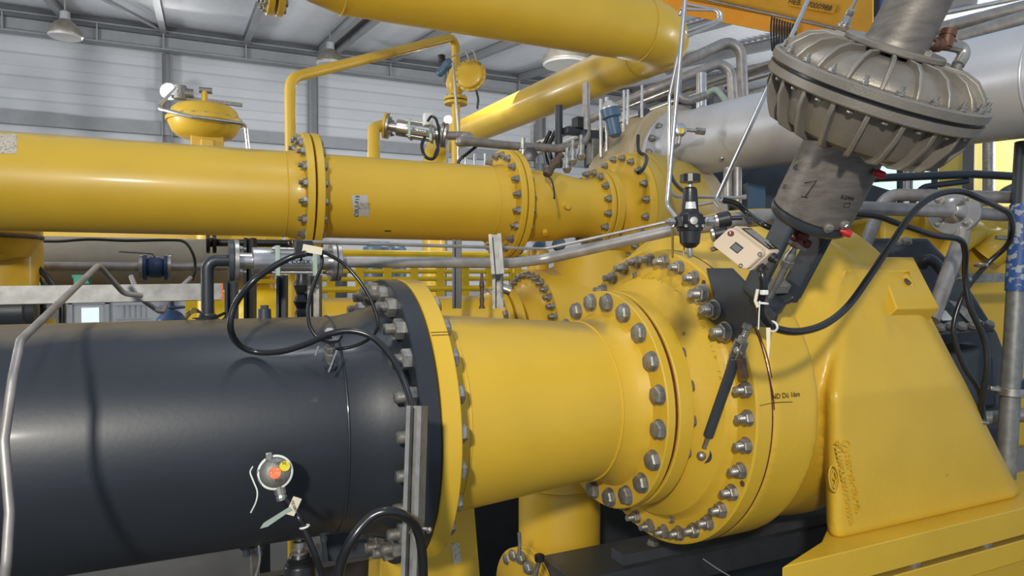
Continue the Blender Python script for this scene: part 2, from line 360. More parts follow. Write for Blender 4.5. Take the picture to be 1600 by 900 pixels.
# ================================================================ BLACK PIPE
AY, AZ = 2.36, -.505
def ax(X): return V((X, AY, AZ))
t = thing('gas_pipe', 'large anthracite pipe filling the lower left, running into a bolted flange', 'pipe', ax(-.5))
build('pipe_shell', MB().lathe(ax(0), XA, [(-2.2, .36), (.40, .36), (.44, .362), (.50, .375), (.56, .395), (.60, .40)], 96), 'black', t, ang=50)
build('weld_seam', MB().torus(ax(.405), XA, .3605, .004, 96), 'black', t)
build('flange', cutdisc(MB(), ax(.585), XA, .3, .485, .062, 96), 'black', t)
nb = nutbolt(.033, .034, 'bolt', washer=False)
bolts(t, nb, ax(.585), XA, .442, 24, 11, -1)
for px, py, rr in ((325, 492, .045), (415, 492, .022)):
    pass
p = hitcyl(415, 499, AY, AZ, .36); p = V((p.x, 2.36, AZ+.36))
b = MB().cyl(p-V((0, 0, .02)), p+V((0, 0, .03)), .022, .02); hx = [p+V((.013*math.cos(q*math.pi/3), .013*math.sin(q*math.pi/3), .03)) for q in range(6)]
b.prism(hx, (0, 0, .012)); build('plug_stub', b, 'dark', t)
# yellow tapered spool
t = thing('reducer_spool', 'yellow tapered pipe spool between the black pipe and the compressor inlet', 'pipe', ax(1.1))
build('spool_shell', MB().lathe(ax(0), XA, [(.66, .40), (.72, .385), (.765, .358), (.80, .355), (1.38, .312), (1.42, .312), (1.46, .325), (1.50, .35), (1.51, .355)], 96), 'yellow', t, ang=50)
build('weld_seam', MB().torus(ax(.79), XA, .355, .005, 96), 'yellow', t); build('weld_seam', MB().torus(ax(1.39), XA, .313, .005, 96), 'yellow', t)
build('inlet_flange', cutdisc(MB(), ax(.652), XA, .3, .485, .06, 96), 'yellow', t)
build('outlet_flange', cutdisc(MB(), ax(1.495), XA, .28, .435, .036, 96), 'yellow_cast', t)
hb = hexbolt(.033, 'bolt'); bolts(t, hb, ax(.712), XA, .438, 24, 11.5, 1)
hb2 = hexbolt(.034, 'dull'); bolts(t, hb2, ax(1.495), XA, .392, 20, 7.2, -1)
build('gasket', MB().lathe(ax(1.531), XA, [(0, .3), (0, .424), (.016, .424), (.016, .3)], 64, closed=True), 'red_line', t)
b = MB()
for zz in (0, .006): 
    p = hitcyl(706, 473+zz*800, AY, AZ, .4852); 
for q in (0, 1):
    a_ = R_(48+q*1.3); b.box(V((.682, AY-.4852*math.sin(a_), AZ+.4852*math.cos(a_))), (.055, .002, .002), Matrix.Rotation(-a_, 3, 'X'))
build('match_mark', b, 'ink', t)

# ================================================================ COMPRESSOR CASING
t = comp = thing('compressor', 'yellow cast compressor casing with round bolted cover and slanted leg', 'compressor', ax(2.3))
build('nozzle_flange', cutdisc(MB(), ax(1.547), XA, .28, .435, .066, 96), 'yellow_cast', t)
cov = build('end_cover', MB().lathe(ax(0), XA, [(1.60, .30), (1.60, .372), (1.622, .374), (1.65, .40), (1.685, .452), (1.706, .487), (1.722, .496), (1.733, .502), (1.74, .512), (1.74, .598), (1.745, .605), (1.806, .605), (1.806, .3)], 128, closed=True), 'yellow_cast', t, ang=28)
build('seal_line', MB().torus(ax(1.809), XA, .603, .004, 128), 'red_line', t)
nb2 = nutbolt(.0255, .03, 'bolt', washer=True)
bolts(t, nb2, ax(1.74), XA, .562, 36, -.4, -1, skip=(39.6, 49.6, 59.6))
nb3 = nutbolt(.032, .034, 'bolt', washer=True)
for a_ in (39, 47.5, 57.5):
    p = ax(1.722)+V((0, -math.sin(R_(a_)), math.cos(R_(a_))))*.553
    inst('bracket_nut', nb3, t, p, -XA, .4)
hb3 = hexbolt(.03, 'dull')
for a_ in (58, 76, 94, 112): inst('rear_bolt', hb3, t, ax(1.613)+V((0, -math.sin(R_(a_)), math.cos(R_(a_))))*.395, XA, .2)
# small screws and tapped holes in the ring
sc_ = MB().lathe((0, 0, 0), (0, 0, 1), [(0, .012), (.012, .012), (.014, .009), (.010, .007), (.004, .006)], 14); sc_ = srcmesh('set_screw', sc_, 'steel')
for a_ in (-10, 160): inst('set_screw', sc_, t, ax(1.724)+V((0, -math.sin(R_(a_)), math.cos(R_(a_))))*.507, -XA)
hl = srcmesh('tapped_hole', MB().lathe((0, 0, 0), (0, 0, 1), [(0, .011), (.0015, .011)], 14), 'rust')
for a_, rr in ((35, .575), (43, .525), (50, .515), (113.5, .585), (66, .545)): inst('tapped_hole', hl, t, ax(1.7395)+V((0, -math.sin(R_(a_)), math.cos(R_(a_))))*rr, -XA)
# cast letters on the cover, tops toward the centre
def arc_text(s, rad, a0, step, size, X, m='yellow_cast'):
    for i, ch in enumerate(s):
        if ch == ' ': continue
        a_ = R_(a0+step*i); rd = V((0, -math.sin(a_), math.cos(a_))); tg = V((0, -math.cos(a_), -math.sin(a_)))
        text('cast_letter', ch, size, ax(X)+rd*rad, -tg, -rd, m, t, ext=.004)
arc_text('PT 266876'[::-1], .483, -6, 2.5, .036, 1.706)
c0 = ax(1.706)+V((0, -math.sin(R_(27)), math.cos(R_(27))))*.474
b = MB(); u = V((0, -math.cos(R_(27)), -math.sin(R_(27)))); v = V((0, -math.sin(R_(27)), math.cos(R_(27))))
b.tube([c0+u*.026*math.cos(q)+v*.019*math.sin(q) for q in (2*math.pi*k_/24 for k_ in range(24))], .003, 8, closed=True)
b.tube([c0-u*.014-v*.012, c0-u*.006+v*.012, c0+u*.004-v*.01, c0+u*.014+v*.012], .0028, 8); build('cast_logo', b, 'yellow_cast', t)
arc_text('ND 2MPa 700', .478, 47, 3.0, .030, 1.704)
# body: union of castings, remeshed into one skin
b = MB()
b.lathe(ax(0), XA, [(1.812, .604), (2.04, .604), (2.06, .55)], 96)
b.lathe(V((0, 2.55, -.42)), XA, [(1.88, .50), (1.98, .60), (2.12, .67), (2.3, .72), (2.5, .74), (2.75, .71), (2.94, .62), (2.99, .55), (3.0, .2)], 96)
# slanted leg, cross-section rounded
SH = 1.15
def rr_ring(x0, x1, y0, y1, z, r, n=6):
    pts = []
    for cx, cy, s0 in ((x1-r, y0+r, -90), (x1-r, y1-r, 0), (x0+r, y1-r, 90), (x0+r, y0+r, 180)):
        for q in range(n+1): a_ = R_(s0+90*q/n); pts.append(V((cx+r*math.cos(a_)+(cy+r*math.sin(a_)-1.765)*SH, cy+r*math.sin(a_), z)))
    return pts
LY = 1.765
legs_ = []
for z, xr in ((.02, 2.56), (-.16, 2.69), (-.45, 2.91), (-.75, 3.14), (-.93, 3.28), (-.99, 3.34)):
    legs_.append(rr_ring(2.075+(-.03*(z+.45) if z < -.3 else (z+.3)*.35), xr, LY+(max(0, z+.45)*.35), 1.97, z, .09))
b.ringmesh(legs_)
b.sphere((2.38, 2.2, -.16), .34, 24, (1.0, .95, 1.0))
b.ringmesh([[at(x, y, D=d) for x, y, d in ((1378, 408, 3.0), (1424, 408, 3.12), (1448, 492, 2.99), (1398, 494, 2.84))], [V((2.3, 2.0, -.1)), V((2.3, 2.3, .1)), V((2.3, 2.5, -.35)), V((2.3, 2.0, -.5))]])
cb = build('casing_body', b, 'yellow_cast', t, ang=180)
rm = cb.modifiers.new('remesh', 'REMESH'); rm.mode = 'VOXEL'; rm.voxel_size = .014; rm.use_smooth_shade = True
sm = cb.modifiers.new('smooth', 'SMOOTH'); sm.factor = .6; sm.iterations = 7
# lug block with hole
q = [at(1372, 401, D=2.93), at(1427, 401, D=3.05), at(1469, 482, D=2.86), at(1402, 482, D=2.74)]
nrm = (q[1]-q[0]).cross(q[3]-q[0]).normalized()
if nrm.dot(ray(1420, 440)) < 0: nrm = -nrm
b = MB(); top = q; bot = [p+nrm*.07+V((0, .03, -.09)) for p in q]; bot[2] = bot[2]-V((.05, 0, 0)); bot[3] = bot[3]+V((-.02, .05, 0)); bot[0] = bot[0]+V((0, .1, 0))
b.ringmesh([top, bot]); lug = build('lifting_lug', b, 'yellow_cast', t, ang=30, bevel=.006)
c = at(1418, 440, D=2.885)
build('lug_hole', MB().lathe(c-nrm*.004, nrm, [(0, .004), (0, .016), (.006, .016), (.006, .004)], 18, closed=True), 'rust', t)
b = MB().lathe(c-nrm*.0045, nrm, [(0, .0), (.0052, .012)], 18); build('lug_hole_recess', b, 'ink', t)
# foot flanges
FY = 1.68
z0 = -.985
build('foot_flange', MB().prism([(1.78, 1.68, z0), (4.05, 1.68, z0), (4.05, 2.0, z0), (2.42, 2.0, z0), (2.08, 1.78, z0)], (0, 0, -.115)), 'yellow_cast', t, bevel=.004)
# cast lettering on the leg, rising bottom to top
def leg_pt(px, py): return at(px, py, Y=LY-.004)
l0, l1 = leg_pt(1330, 818), leg_pt(1307, 672)
l2, l3 = leg_pt(1347, 803), leg_pt(1316, 672)
xd = (l1-l0); yd = V((0, -1, 0)).cross(xd)*-1
def onleg(name, s, a, b_, size):
    xd = (b_-a).normalized(); yd = xd.cross(V((0, -1, 0)))*-1
    if xd.cross(yd).y > 0: yd = -yd
    return text(name, s, size, (a+b_)/2, xd, yd, 'yellow_cast', t, ext=.003)
onleg('cast_number', '6970242440/PT2697726', leg_pt(1334, 834), leg_pt(1305, 675), .034)
onleg('cast_number', 'EN-GJS-400-15U \u2298', leg_pt(1344, 812), leg_pt(1318, 676), .034)
c = leg_pt(1303, 748); b = MB(); xd = (l1-l0).normalized(); yv = V((xd.z, 0, -xd.x))
b.tube([c+xd*.05*math.cos(q_)+yv*.024*math.sin(q_) for q_ in (2*math.pi*k_/28 for k_ in range(28))], .003, 8, closed=True)
b.tube([c+xd*.036*math.cos(q_)+yv*.014*math.sin(q_) for q_ in (2*math.pi*k_/28 for k_ in range(28))], .0022, 8, closed=True)
b.tube([c-xd*.03-yv*.004, c-xd*.01+yv*.008, c+xd*.01-yv*.008, c+xd*.03+yv*.004], .0025, 8); build('cast_logo', b, 'yellow_cast', t)
# handwritten mark and scribed line on drum
def drum(px, py, off=.001): return hitcyl(px, py, AY, AZ, .604+off)
b = MB().tube([drum(1187, 634), drum(1210, 629), drum(1238, 628)], .0012, 6); build('pen_line', b, 'ink', t)
p = drum(1228, 618); n_ = V((0, p.y-AY, p.z-AZ)).normalized()
text('handwriting', 'ND D\u00fc 16m', .026, p+n_*.0015, XA, n_.cross(XA), 'ink', t, ext=.0003)
b = MB().tube(spline([drum(1186, 520, .003), drum(1195, 560, .002), drum(1207, 610, .002), drum(1210, 640, .002)]), .0018, 6); build('lead_line', b, 'red_line', t)
# lower support beam under the foot
t = thing('base_skid', 'yellow base skid under the foot of the compressor leg at bottom right', 'support', (2.7, 2.1, -1.35))
build('top_plate', MB().prism([(1.98, 1.68, -1.12), (4.05, 1.68, -1.12), (4.05, 1.98, -1.12), (2.42, 1.98, -1.12)], (0, 0, -.09)), 'yellow', t, bevel=.004)
build('web', MB().box((3.1, 1.84, -1.955), (1.7, .12, 1.48)), 'yellow', t)
for x in (2.5, 2.95): inst('shim_bolt', hb3, t, (x, 1.72, -1.122), (0, 0, 1))

# ================================================================ ACTUATOR
AX_A = R_(32.5)
AM = V((1.776, 1.352, .534)); AU = V((1, 0, 0)); AS = V((0, -math.sin(AX_A), math.cos(AX_A))); AV = AS.cross(AU)   # u along X, s up the stem, v away
def A(u, v, s_): return AM+AU*u+AV*v+AS*s_
t = act = thing('valve_actuator', 'large ribbed cast aluminium diaphragm actuator tilted above the compressor, on a dark yoke', 'actuator', A(0, 0, -.75))
up = build('upper_diaphragm_case', MB().lathe(AM, AS, [(.006, .20), (.006, .298), (.009, .302), (.030, .302), (.034, .297), (.036, .262), (.050, .256), (.074, .228), (.088, .19), (.092, .15), (.096, .12)], 128), 'alu', t, ang=30)
build('case_gasket', MB().lathe(AM, AS, [(-.003, .28), (-.003, .291), (.005, .291), (.005, .28)], 96, closed=True), 'rubber', t)
lo_ = build('lower_diaphragm_case', MB().lathe(AM, AS, [(-.004, .2), (-.004, .300), (-.026, .300), (-.030, .296), (-.031, .268), (-.05, .262), (-.115, .240), (-.138, .225), (-.152, .19), (-.158, .13)], 128), 'alu', t, ang=30)
NR = 20
for k_ in range(NR):
    a_ = 2*math.pi*(k_+.35)/NR; rd = AU*math.cos(a_)+AV*math.sin(a_); tg = -AU*math.sin(a_)+AV*math.cos(a_)
    def pr(pts, th): return MB().prism([AM+rd*r+AS*z-tg*th/2 for r, z in pts], tg*th)
    o = build('rib', pr([(.125, .080), (.125, .108), (.195, .108), (.235, .094), (.268, .064), (.286, .036), (.280, .030), (.25, .034)], .0105), 'alu', up, bevel=.003)
    o = build('rib', pr([(.13, -.14), (.282, -.025), (.290, -.030), (.287, -.07), (.262, -.128), (.245, -.152), (.20, -.166), (.14, -.166)], .013), 'alu', lo_, bevel=.0025)
nbs = nutbolt(.0105, .012, 'steel'); hbs = hexbolt(.009, 'steel')
for k_ in range(NR):
    a_ = 2*math.pi*(k_+.85)/NR; rd = AU*math.cos(a_)+AV*math.sin(a_)
    inst('bolt', nbs, t, AM+rd*.280+AS*.0355, AS, k_); inst('bolt', hbs, t, AM+rd*.280-AS*.0355, -AS, k_)
build('neck_ring', MB().lathe(AM, AS, [(.106, .05), (.106, .133), (.110, .136), (.120, .136), (.124, .131), (.124, .05)], 96, closed=True), 'alu', t)
build('neck_tube', MB().lathe(AM, AS, [(.122, .088), (.13, .084), (.14, .082), (.62, .068), (.63, .06)], 64), 'alu_dirty', t)
b = MB(); hexprof(b, 0, .012, .017); sc1 = srcmesh('cap_screw', b, 'alu')
inst('cap_screw', sc1, t, A(.0, -.108, .123), AS)
# cylinder
build('spring_cylinder', MB().lathe(AM, AS, [(-.405, .10), (-.405, .116), (-.40, .120), (-.37, .121), (-.18, .117), (-.16, .117)], 96), 'alu_dirty', t)
build('cylinder_cap', MB().lathe(AM, AS, [(-.170, .10), (-.170, .132), (-.160, .134), (-.15, .132)], 64), 'alu', t)
build('cylinder_ring', MB().lathe(AM, AS, [(-.438, .06), (-.438, .110), (-.432, .118), (-.420, .123), (-.406, .123), (-.405, .10)], 96), 'dark', t)
def ring_cyl(px, py, rad=.122):
    """point on the tilted cylinder seen along a pixel"""
    d = ray(px, py); o = -AM; dp = d-AS*d.dot(AS); op = o-AS*o.dot(AS)
    a2 = dp.dot(dp); b2 = 2*dp.dot(op); c2 = op.dot(op)-rad*rad; q = max(b2*b2-4*a2*c2, 0); tt = (-b2-math.sqrt(q))/(2*a2); p = d*tt
    n = (p-AM); n = (n-AS*n.dot(AS)).normalized(); return p, n
def cyl_text(name, s, px, py, size, rot=0, m='ink'):
    p, n = ring_cyl(px, py); xd = AS.cross(n); xd = xd*math.cos(R_(rot))+n.cross(xd)*math.sin(R_(rot)); return text(name, s, size, p+n*.001, xd, n.cross(xd), m, t, ext=.0004)
b = MB()
for seg in (((1257, 286), (1276, 282), (1258, 308)), ((1252, 307), (1262, 309))):
    b.tube([ring_cyl(x, y, .1215)[0] for x, y in seg], .0015, 6)
build('pen_mark', b, 'ink', t)
cyl_text('pen_number', '42', 1243, 262, .024, 25); cyl_text('pen_number', '52', 1226, 292, .02, 20)
cyl_text('stamped_number', '2L2X00', 1324, 309, .014, 0); 
b = MB(); b.tube([ring_cyl(x, y, .1213)[0] for x, y in ((1320, 318), (1329, 317), (1327, 324), (1318, 324))], .0009, 6, closed=True); build('stamped_square', b, 'ink', t)
for (px, py) in ((1294, 356), (1318, 351)):
    p, n = ring_cyl(px, py, .120); build('boss', MB().lathe(p-n*.01, n, [(0, .017), (.018, .015), (.02, .012)], 24), 'alu', t); inst('boss_bolt', hbs, t, p+n*.009, n)
for (px, py) in ((1364, 268), (1313, 360)):
    p, n = ring_cyl(px, py, .121); n2 = (n*.7+AU*.5).normalized(); build('breather_cap', MB().lathe(p, n2, [(0, .007), (.008, .007), (.009, .012), (.03, .011), (.034, .008)], 20), 'red', t)
# yoke: two flat legs bent into a base
for sx in (-1, 1):
    b = MB(); x = sx*.088; ww = .074
    b.prism([A(x-sx*.013, -ww/2, -.43), A(x+sx*.013, -ww/2, -.43), A(x+sx*.013, ww/2, -.43), A(x-sx*.013, ww/2, -.43)], -AS*(.30 if sx > 0 else .285))
    b.prism([A(x-sx*.006, -ww/2-.004, -.43), A(x+sx*.012, -ww/2-.004, -.43), A(x+sx*.012, -ww/2+.01, -.43), A(x-sx*.006, -ww/2+.01, -.43)], -AS*.28)
    build('yoke_leg', b, 'dark', t, bevel=.004)
b = MB(); pts = []
for q_ in range(13):
    a_ = math.pi+math.pi*q_/12; pts.append((.095*math.cos(a_), -.715+.033*math.sin(a_)))
b.ringmesh([[A(x, -.031, z), A(x, .031, z), A(x*.82, .031, z+.016), A(x*.82, -.031, z+.016)] for x, z in pts]); build('yoke_base', b, 'dark', t, ang=50, bevel=.003)
build('yoke_boss', MB().lathe(A(0, 0, 0), AS, [(-.775, .02), (-.775, .05), (-.757, .06), (-.728, .06), (-.724, .03)], 48), 'dark', t)
build('bracket_block', MB().box(A(.03, .01, -.69), (.07, .045, .035), Matrix((AU, AV, AS)).transposed()), 'galv', t, bevel=.004)
# plate bolted on the cover ring
b = MB().prism([at(x, y, X=1.7225) for x, y in ((1103, 419), (1141, 419), (1168, 447), (1212, 492), (1205, 512), (1176, 510), (1163, 520), (1152, 541), (1136, 522), (1104, 497), (1118, 488), (1113, 455))], (.014, 0, 0))
build('mounting_plate', b, 'dark', t, ang=20, bevel=.002)
# stem, red coupling, scale plate
build('stem', MB().lathe(AM, AS, [(-.80, .010), (-.77, .010), (-.77, .013), (-.69, .013), (-.67, .0155), (-.58, .0155), (-.58, .019), (-.56, .019), (-.54, .011), (-.43, .011)], 24), 'steel', t)
b = MB(); hexprof(b, 0, .022, .024); h_ = srcmesh('stem_nut', b, 'steel'); inst('stem_nut', h_, t, A(0, 0, -.60), AS)
b = MB(); b.lathe(AM, AS, [(-.525, .014), (-.525, .024), (-.515, .027), (-.50, .018), (-.492, .018), (-.487, .027), (-.47, .026), (-.465, .014)], 24); b.box(A(.028, -.01, -.51), (.03, .025, .024), Matrix((AU, AV, AS)).transposed())
build('coupling', b, 'darkred', t, bevel=.002); inst('coupling_bolt', hbs, t, A(0, -.0, -.464), AS)
b = MB().box(A(-.045, -.045, -.50), (.010, .012, .085), Matrix((AU, AV, AS)).transposed() @ Matrix.Rotation(R_(-70), 3, 'Y')); sp_ = build('scale_plate', b, 'steel', t)
for q_ in range(9):
    w_ = Matrix((AU, AV, AS)).transposed() @ Matrix.Rotation(R_(-70), 3, 'Y'); build('scale_mark', MB().box(A(-.045, -.0515, -.50)+w_ @ V((-.001, 0, -.036+.009*q_)), (.006, .001, .0014), w_), 'ink', sp_)
# air connection on the upper case: brown elbow, grey elbow, stainless fitting
def plane_pt(px, py, s_):
    d = ray(px, py); return d*((AM+AS*s_).dot(AS)/d.dot(AS))
p_a = plane_pt(1492, 110, .10); Da = p_a.dot(FW)
t2 = thing('relief_fitting', 'brown brass tee with grey elbow screwed on top of the tilted actuator', 'fitting', p_a)
build('hex_nut', MB().lathe(p_a, AS, [(-.02, .022), (-.004, .021), (.0, .015), (.013, .015), (.014, .012), (.02, .012)], 12), 'steel', t2, ang=20)
pe = at(1512, 76, D=Da); pt = at(1482, 70, D=Da-.01)
build('grey_elbow', MB().tube(fillet([p_a+AS*.015, pe, pt], .02), .0165, 18), 'steel', t2)
tl_ = at(1455, 69, D=Da-.02); td = (tl_-pt).normalized()
b = MB().tube([pt+(pt-tl_)*.25, tl_], .0165, 18).cyl(at(1476, 74, D=Da-.012), at(1482, 50, D=Da-.012), .0185); b.lathe(at(1468, 70, D=Da-.014), td, [(0, .0195), (.012, .0195)], 20); b.cyl(at(1480, 57, D=Da-.012), at(1483, 48, D=Da-.012), .021); build('brown_tee', b, 'brass', t2)
build('end_plug', MB().lathe(tl_, td, [(0, .010), (.010, .010), (.011, .0135), (.022, .0135), (.024, .010)], 18), 'steel', t2)
pf = plane_pt(1318, 42, .118)
t2 = thing('tube_fitting', 'stainless compression fitting and thin tube on top of the tilted actuator case', 'fitting', pf)
build('fitting_body', MB().lathe(pf, AS, [(0, .020), (.006, .020), (.007, .014), (.014, .014)], 24), 'stainless', t2)
build('fitting_nut', MB().lathe(pf+AS*.014, AS, [(0, .014), (.016, .014), (.017, .010), (.022, .0115), (.036, .0115), (.038, .008)], 6), 'stainless', t2, ang=20)
build('tube', MB().tube([pf+AS*.036, pf+AS*.3], .0055, 12), 'stainless', t2)

# ================================================================ LINK ROD
t = thing('linkage_rod', 'dark linkage rod running from a steel clevis down to the hole in the cover', 'linkage', at(1097, 708, X=1.70))
cl = at(1153, 548, X=1.69); ho = at(1096, 712, X=1.665); dn = (ho-cl).normalized(); top_ = at(1172, 498, X=1.705)
build('rod', MB().lathe(cl, dn, [(.03, .012), (.035, .0185), ((ho-cl).length*.80, .0185), ((ho-cl).length*.82, .009)], 24), 'dark', t)
build('rod_end', MB().lathe(cl, dn, [((ho-cl).length*.8, .009), ((ho-cl).length*.92, .009)], 18).sphere(ho, .017, 18), 'steel', t)
ud = (top_-cl).normalized()
build('threaded_stud', MB().lathe(cl, ud, [(.035, .010)]+[(.037+.004*i_, .010 if i_ % 2 else .0085) for i_ in range(16)], 16), 'steel', t)
build('hex_nut', MB().lathe(cl, ud, [(.036, .016), (.054, .016), (.056, .013)], 6), 'bolt', t, ang=20)
build('hex_nut', MB().lathe(cl, ud, [(.084, .017), (.100, .017), (.102, .013)], 6), 'dull', t, ang=20)
sd = ud.cross(V((1, 0, 0))).normalized()
b = MB()
for s_ in (-1, 1): b.bar(cl+sd*.016*s_-ud*.03, cl+sd*.016*s_+ud*.034, .006, .030, XA)
b.bar(cl-sd*.019+ud*.034, cl+sd*.019+ud*.034, .030, .01, ud); build('clevis', b, 'dull', t, bevel=.002)
build('clevis_pin', MB().cyl(cl-sd*.028, cl+sd*.028, .0085).sphere(cl, .0165, 16), 'steel', t)
build('hole_recess', MB().lathe(at(1099, 708, X=1.682), (-1, -.35, -.1), [(0, .004), (0, .038), (.006, .036), (.004, .004)], 32, closed=True), 'slate', t)
b = MB(); 
q1, q2 = at(1157, 560, X=1.68), at(1163, 590, X=1.70); b.bar(q1, q2, .03, .02, XA); build('lever_lug', b, 'rust', t, bevel=.003)

# ================================================================ POSITIONER
pc = [at(1134, 350, D=1.76), at(1187, 391, D=1.71), at(1170, 426, D=1.69), at(1118, 386, D=1.74)]
t = thing('positioner', 'tilted beige valve positioner box with a small grey display', 'positioner', at(1190, 440, D=1.75))
ex = (pc[1]-pc[0]); ey = (pc[3]-pc[0]); nn = ex.cross(ey).normalized()
if nn.dot(FW) > 0: nn = -nn
ctr = (pc[0]+pc[1]+pc[2]+pc[3])/4
ex = ((pc[1]-pc[0])+(pc[2]-pc[3])).normalized(); ey = nn.cross(ex); ey = ey if ey.z > 0 else -ey
wx, wy = (pc[1]-pc[0]).length, (pc[3]-pc[0]).length
dpt = at(1217, 372, D=1.74)-at(1197, 398, D=1.66); 
back = RT*.047+UP*.004+FW*.034
bkn = back.normalized()
def PP(a_, b_, c_=0): return ctr+ex*a_*wx/2+ey*b_*wy/2+bkn*c_
front = [PP(-.86, 1), PP(.80, 1), PP(1, .72), PP(1, -.76), PP(.82, -1), PP(-.84, -1), PP(-1, -.76), PP(-1, .76)]
b = MB().ringmesh([front, [p+bkn*.020 for p in front]]); build('cover', b, 'beige', t, ang=20, bevel=.003)
b = MB().ringmesh([[PP(x*1.03, y*1.04, .0205) for x, y in ((-1, 1), (1, 1), (1, -1), (-1, -1))], [PP(x*1.0, y*1.0, .0205)+back*.85 for x, y in ((-1, 1), (1, 1), (1, -1), (-1, -1))]]); build('housing', b, 'beige', t, ang=20, bevel=.004)
b = MB().prism([PP(-.04+x, .0+y, -.0012) for x, y in ((-.22, .34), (.24, .34), (.24, -.30), (-.22, -.30))], nn*-.001); fr = build('display_frame', b, 'ink', t)
build('display', MB().prism([PP(-.03+x, .0+y, -.0022) for x, y in ((-.18, .24), (.20, .24), (.20, -.22), (-.18, -.22))], nn*-.001), 'lcd', fr)
build('lock_disc', MB().lathe(PP(-.72, .58, 0), nn, [(0, .0085), (.002, .0075)], 24), 'darkred', t); build('lock_slot', MB().box(PP(-.72, .58, -.0025), (.002, .002, .011)), 'white', t)
for x, y in ((.93, .62), (.72, -.9)): inst('screw', sc_, t, PP(x, y, -.0), nn, 0, .45)
# label on the top face of the housing
tl = [PP(-.75, 1.03, .028), PP(.85, 1.03, .028)]; tb = back*.72
tn = ex.cross(back).normalized(); tn = tn if tn.dot(ey) > 0 else -tn
lb_ = build('type_label', MB().prism([tl[0]+tn*.0015, tl[1]+tn*.0015, tl[1]+tb+tn*.0005, tl[0]+tb+tn*.0005], tn*.001), 'ink', t)
for i_ in range(6):
    g0 = tl[0]+tb*(.1+.15*i_)+tn*.003
    build('print_line', MB().bar(g0+ex*.006, g0+ex*(.085-.012*(i_ % 3)), .0025, .0004, tn), 'foil', lb_)
# cable glands on its right end
rn = ex
for i_, (a_, m_) in enumerate(((.35, 'plastic'), (.75, 'plastic'))):
    g = PP(1.0, .45-1.15*i_, .03)+back*.35; build('cable_gland', MB().lathe(g, rn, [(0, .013), (.012, .013), (.013, .010), (.022, .010)], 20), m_, t)
build('mount_tab', MB().bar(PP(-.75, -1.0, .02), PP(-.95, -1.55, .02), .010, .006, nn), 'rust', t)
# pressure gauges seen from the side
for i_, (px, py) in enumerate(((1127, 344), (1121, 366))):
    g = at(px, py, D=1.80); dr_ = (RT*.9+UP*.2-FW*.12).normalized()
    tg_ = thing('pressure_gauge', ['upper', 'lower'][i_]+' of the two small black pressure gauges between regulator and beige box', 'gauge', g)
    build('gauge_body', MB().lathe(g, dr_, [(-.010, .019), (-.008, .021), (.020, .021), (.024, .017)], 32), 'plastic', tg_)
    build('gauge_glass', MB().lathe(g, -dr_, [(.009, .019), (.016, .0175)], 32), 'stainless', tg_)
    build('gauge_stem', MB().cyl(g+dr_*.02, g+dr_*.055-UP*.006, .006), 'plastic', tg_)

# ================================================================ AIR REGULATOR
rg = at(1078, 347, D=1.62)
t = thing('air_regulator', 'black air filter regulator with knob and white label left of the beige box', 'regulator', rg-UP*.07)
UZ = V((0, 0, 1))
b = MB().lathe(rg, UZ, [(-.022, .02), (-.022, .030), (.0, .034), (.018, .030), (.022, .02)], 8); b.box(rg, (.07, .03, .026)); build('body', b, 'plastic', t, ang=20, bevel=.002)
build('filter_bowl', MB().lathe(rg, UZ, [(-.062, .006), (-.060, .014), (-.050, .023), (-.022, .026)], 28), 'plastic', t)
build('drain_cock', MB().lathe(rg, UZ, [(-.085, .004), (-.078, .007), (-.062, .007)], 12), 'steel', t)
build('bonnet', MB().lathe(rg, UZ, [(.02, .024), (.026, .020), (.078, .016), (.082, .012)], 28), 'plastic', t)
vn = (-FW).normalized()
pl_ = MB(); rr_ = .0205
aa = math.atan2(-FW.y, -FW.x)
pl_.ringmesh([[rg+V((math.cos(aa+q_)*(.0215-.00008*h_), math.sin(aa+q_)*(.0215-.00008*h_), .030+.00042*h_)) for h_ in (0, 100)] for q_ in [R_(a_) for a_ in range(-45, 30, 8)]], cap=False); build('label', pl_, 'foil', t)
for i_ in range(5): text('label_print', '::i:|i:', .006, rg+vn*.0225+RT*-.006+UZ*(.036+.008*i_), RT, UZ, 'ink', t, ext=.0002)
build('knob_stem', MB().lathe(rg, UZ, [(.08, .006), (.095, .005)], 14), 'steel', t)
build('knob', MB().lathe(rg, UZ, [(.094, .010), (.094, .024), (.112, .024), (.114, .018)], 14), 'plastic', t, ang=20)
for s_ in (-1, 1):
    build('fitting', MB().lathe(rg+RT*.034*s_, RT*s_, [(0, .008), (.006, .008), (.007, .011), (.016, .011), (.017, .007), (.024, .007)], 6), 'stainless', t, ang=20)
build('front_plug', MB().lathe(rg, vn, [(.03, .009), (.036, .009), (.0365, .004)], 16), 'steel', t)
for s_ in (-.7, .3, .9): inst('screw', sc_, t, rg+vn*.030+RT*.025*s_-UZ*.012, vn, 0, .35)

